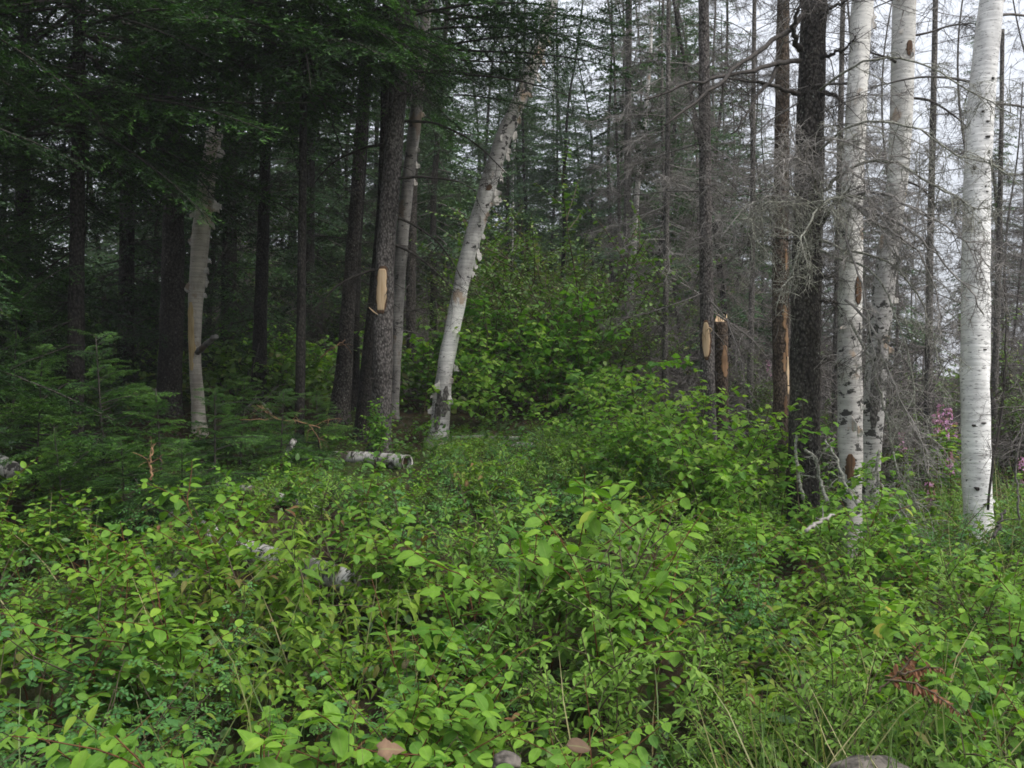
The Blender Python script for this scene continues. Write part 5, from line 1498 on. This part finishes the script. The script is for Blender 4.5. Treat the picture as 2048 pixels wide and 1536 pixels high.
# ------------------------------------------------------------------ ground cover, grass, litter (nobody could count these)
rng = np.random.default_rng(123)
mb = MB()
n = 17000
Yv = 1.5 + 10.5 * rng.random(n) ** .7
px = rng.uniform(-200, 2250, n)
x = (px - 1024) * Yv / F
hh = rng.uniform(.02, .30, n) ** 1.0
P = np.stack([x, Yv, H(x, Yv) + hh], 1)
D = rng.normal(0, 1, (n, 3)) * [1, 1, .3]
N = rng.normal(0, .35, (n, 3)) + [0, 0, 1]
k = rng.integers(0, 3, n)
for q, tp in enumerate((OVAL_FAR, POINTED_FAR, LEAFLET)):
    m = k == q
    place(mb, tp, P[m], D[m], N[m], rng.uniform(.03, .08, m.sum()), np.clip(rng.normal(.4, .22, m.sum()), 0, 1))
tag(mb.obj('ground_cover', M['cover']), 'low green leaves covering the ground between the bushes', 'ground cover', None, 'stuff')

def blades(n, x, y, h, rg, wid=.004):
    mb = MB()
    P = np.stack([x, y, H(x, y)], 1)
    D = rg.normal(0, .3, (n, 3)) + [0, 0, 1]
    pt = grow(rg, P, D, h, 4, .1, .12)
    W = nz(np.cross(D, rg.normal(0, 1, (n, 3))))
    wd = wid * np.array([1, .9, .7, .45, .1])
    A = pt - W[:, None] * wd[None, :, None]; B = pt + W[:, None] * wd[None, :, None]
    V = np.stack([A, B], 2).reshape(n, 10, 3)
    f = np.array([[2 * i, 2 * i + 1, 2 * i + 3, 2 * i + 2] for i in range(4)])
    fs = (f[None] + (np.arange(n) * 10)[:, None, None]).reshape(-1, 4)
    mb.add(V, fs, np.repeat(rg.random(n), 10))
    return mb
n = 2100
Yv = np.concatenate([rng.uniform(1.7, 3.6, 800), rng.uniform(6, 14, 900), rng.uniform(1.8, 6, 400)])
px = np.concatenate([rng.uniform(1500, 2150, 800), rng.uniform(1850, 2250, 900), rng.uniform(0, 2048, 400)])
x = (px - 1024) * Yv / F
tag(blades(n, x, Yv, rng.uniform(.25, .75, n), rng).obj('grass', M['grass']), 'green and straw coloured grass along the verge', 'grass', None, 'stuff')

# undergrowth of the hill: leafy mass and dead twigs far behind
mb = MB()
n = 60000
Yv = 12.5 + 40 * rng.random(n) ** 1.5
px = rng.uniform(-300, 2350, n)
x = (px - 1024) * Yv / F
clump = .5 + .5 * np.sin(x * 1.3 + 2 * np.sin(Yv * .7)) * np.cos(Yv * .9 + np.sin(x))
keep = rng.random(n) < (.25 + .75 * clump) * np.where(px > 1350, .35, 1)
x, Yv, clump = x[keep], Yv[keep], clump[keep]
n = len(x)
P = np.stack([x, Yv, H(x, Yv) + rng.random(n) * (.15 + .9 * clump)], 1)
place(mb, OVAL_FAR, P, rng.normal(0, 1, (n, 3)) * [1, 1, .5], rng.normal(0, .5, (n, 3)) + [0, 0, 1], rng.uniform(.07, .15, n) * (.7 + Yv / 40), np.clip(rng.normal(.45, .25, n), 0, 1))
tag(mb.obj('undergrowth', M['under']), 'green undergrowth spreading over the wooded hill behind', 'undergrowth', None, 'stuff')

# ------------------------------------------------------------------ thin summer haze in the air
hz = MB()
bx = np.array([[x_, y_, z_] for z_ in (-3, 24) for y_ in (-84, 604) for x_ in (-404, 404)], float)
hz.add(bx, np.array([[0, 2, 3, 1], [4, 5, 7, 6], [0, 1, 5, 4], [2, 6, 7, 3], [0, 4, 6, 2], [1, 3, 7, 5]]))
hm = bpy.data.materials.new('haze_air'); hm.use_nodes = True
hn = hm.node_tree.nodes; hn.remove(hn['Principled BSDF'])
pv = hn.new('ShaderNodeVolumePrincipled')
pv.inputs['Color'].default_value = (.93, .95, 1, 1)
pv.inputs['Density'].default_value = .0009
hm.node_tree.links.new(pv.outputs[0], hn['Material Output'].inputs['Volume'])
tag(hz.obj('haze', hm, smooth=False), 'thin pale haze in the air of the wood', 'haze', None, 'stuff')
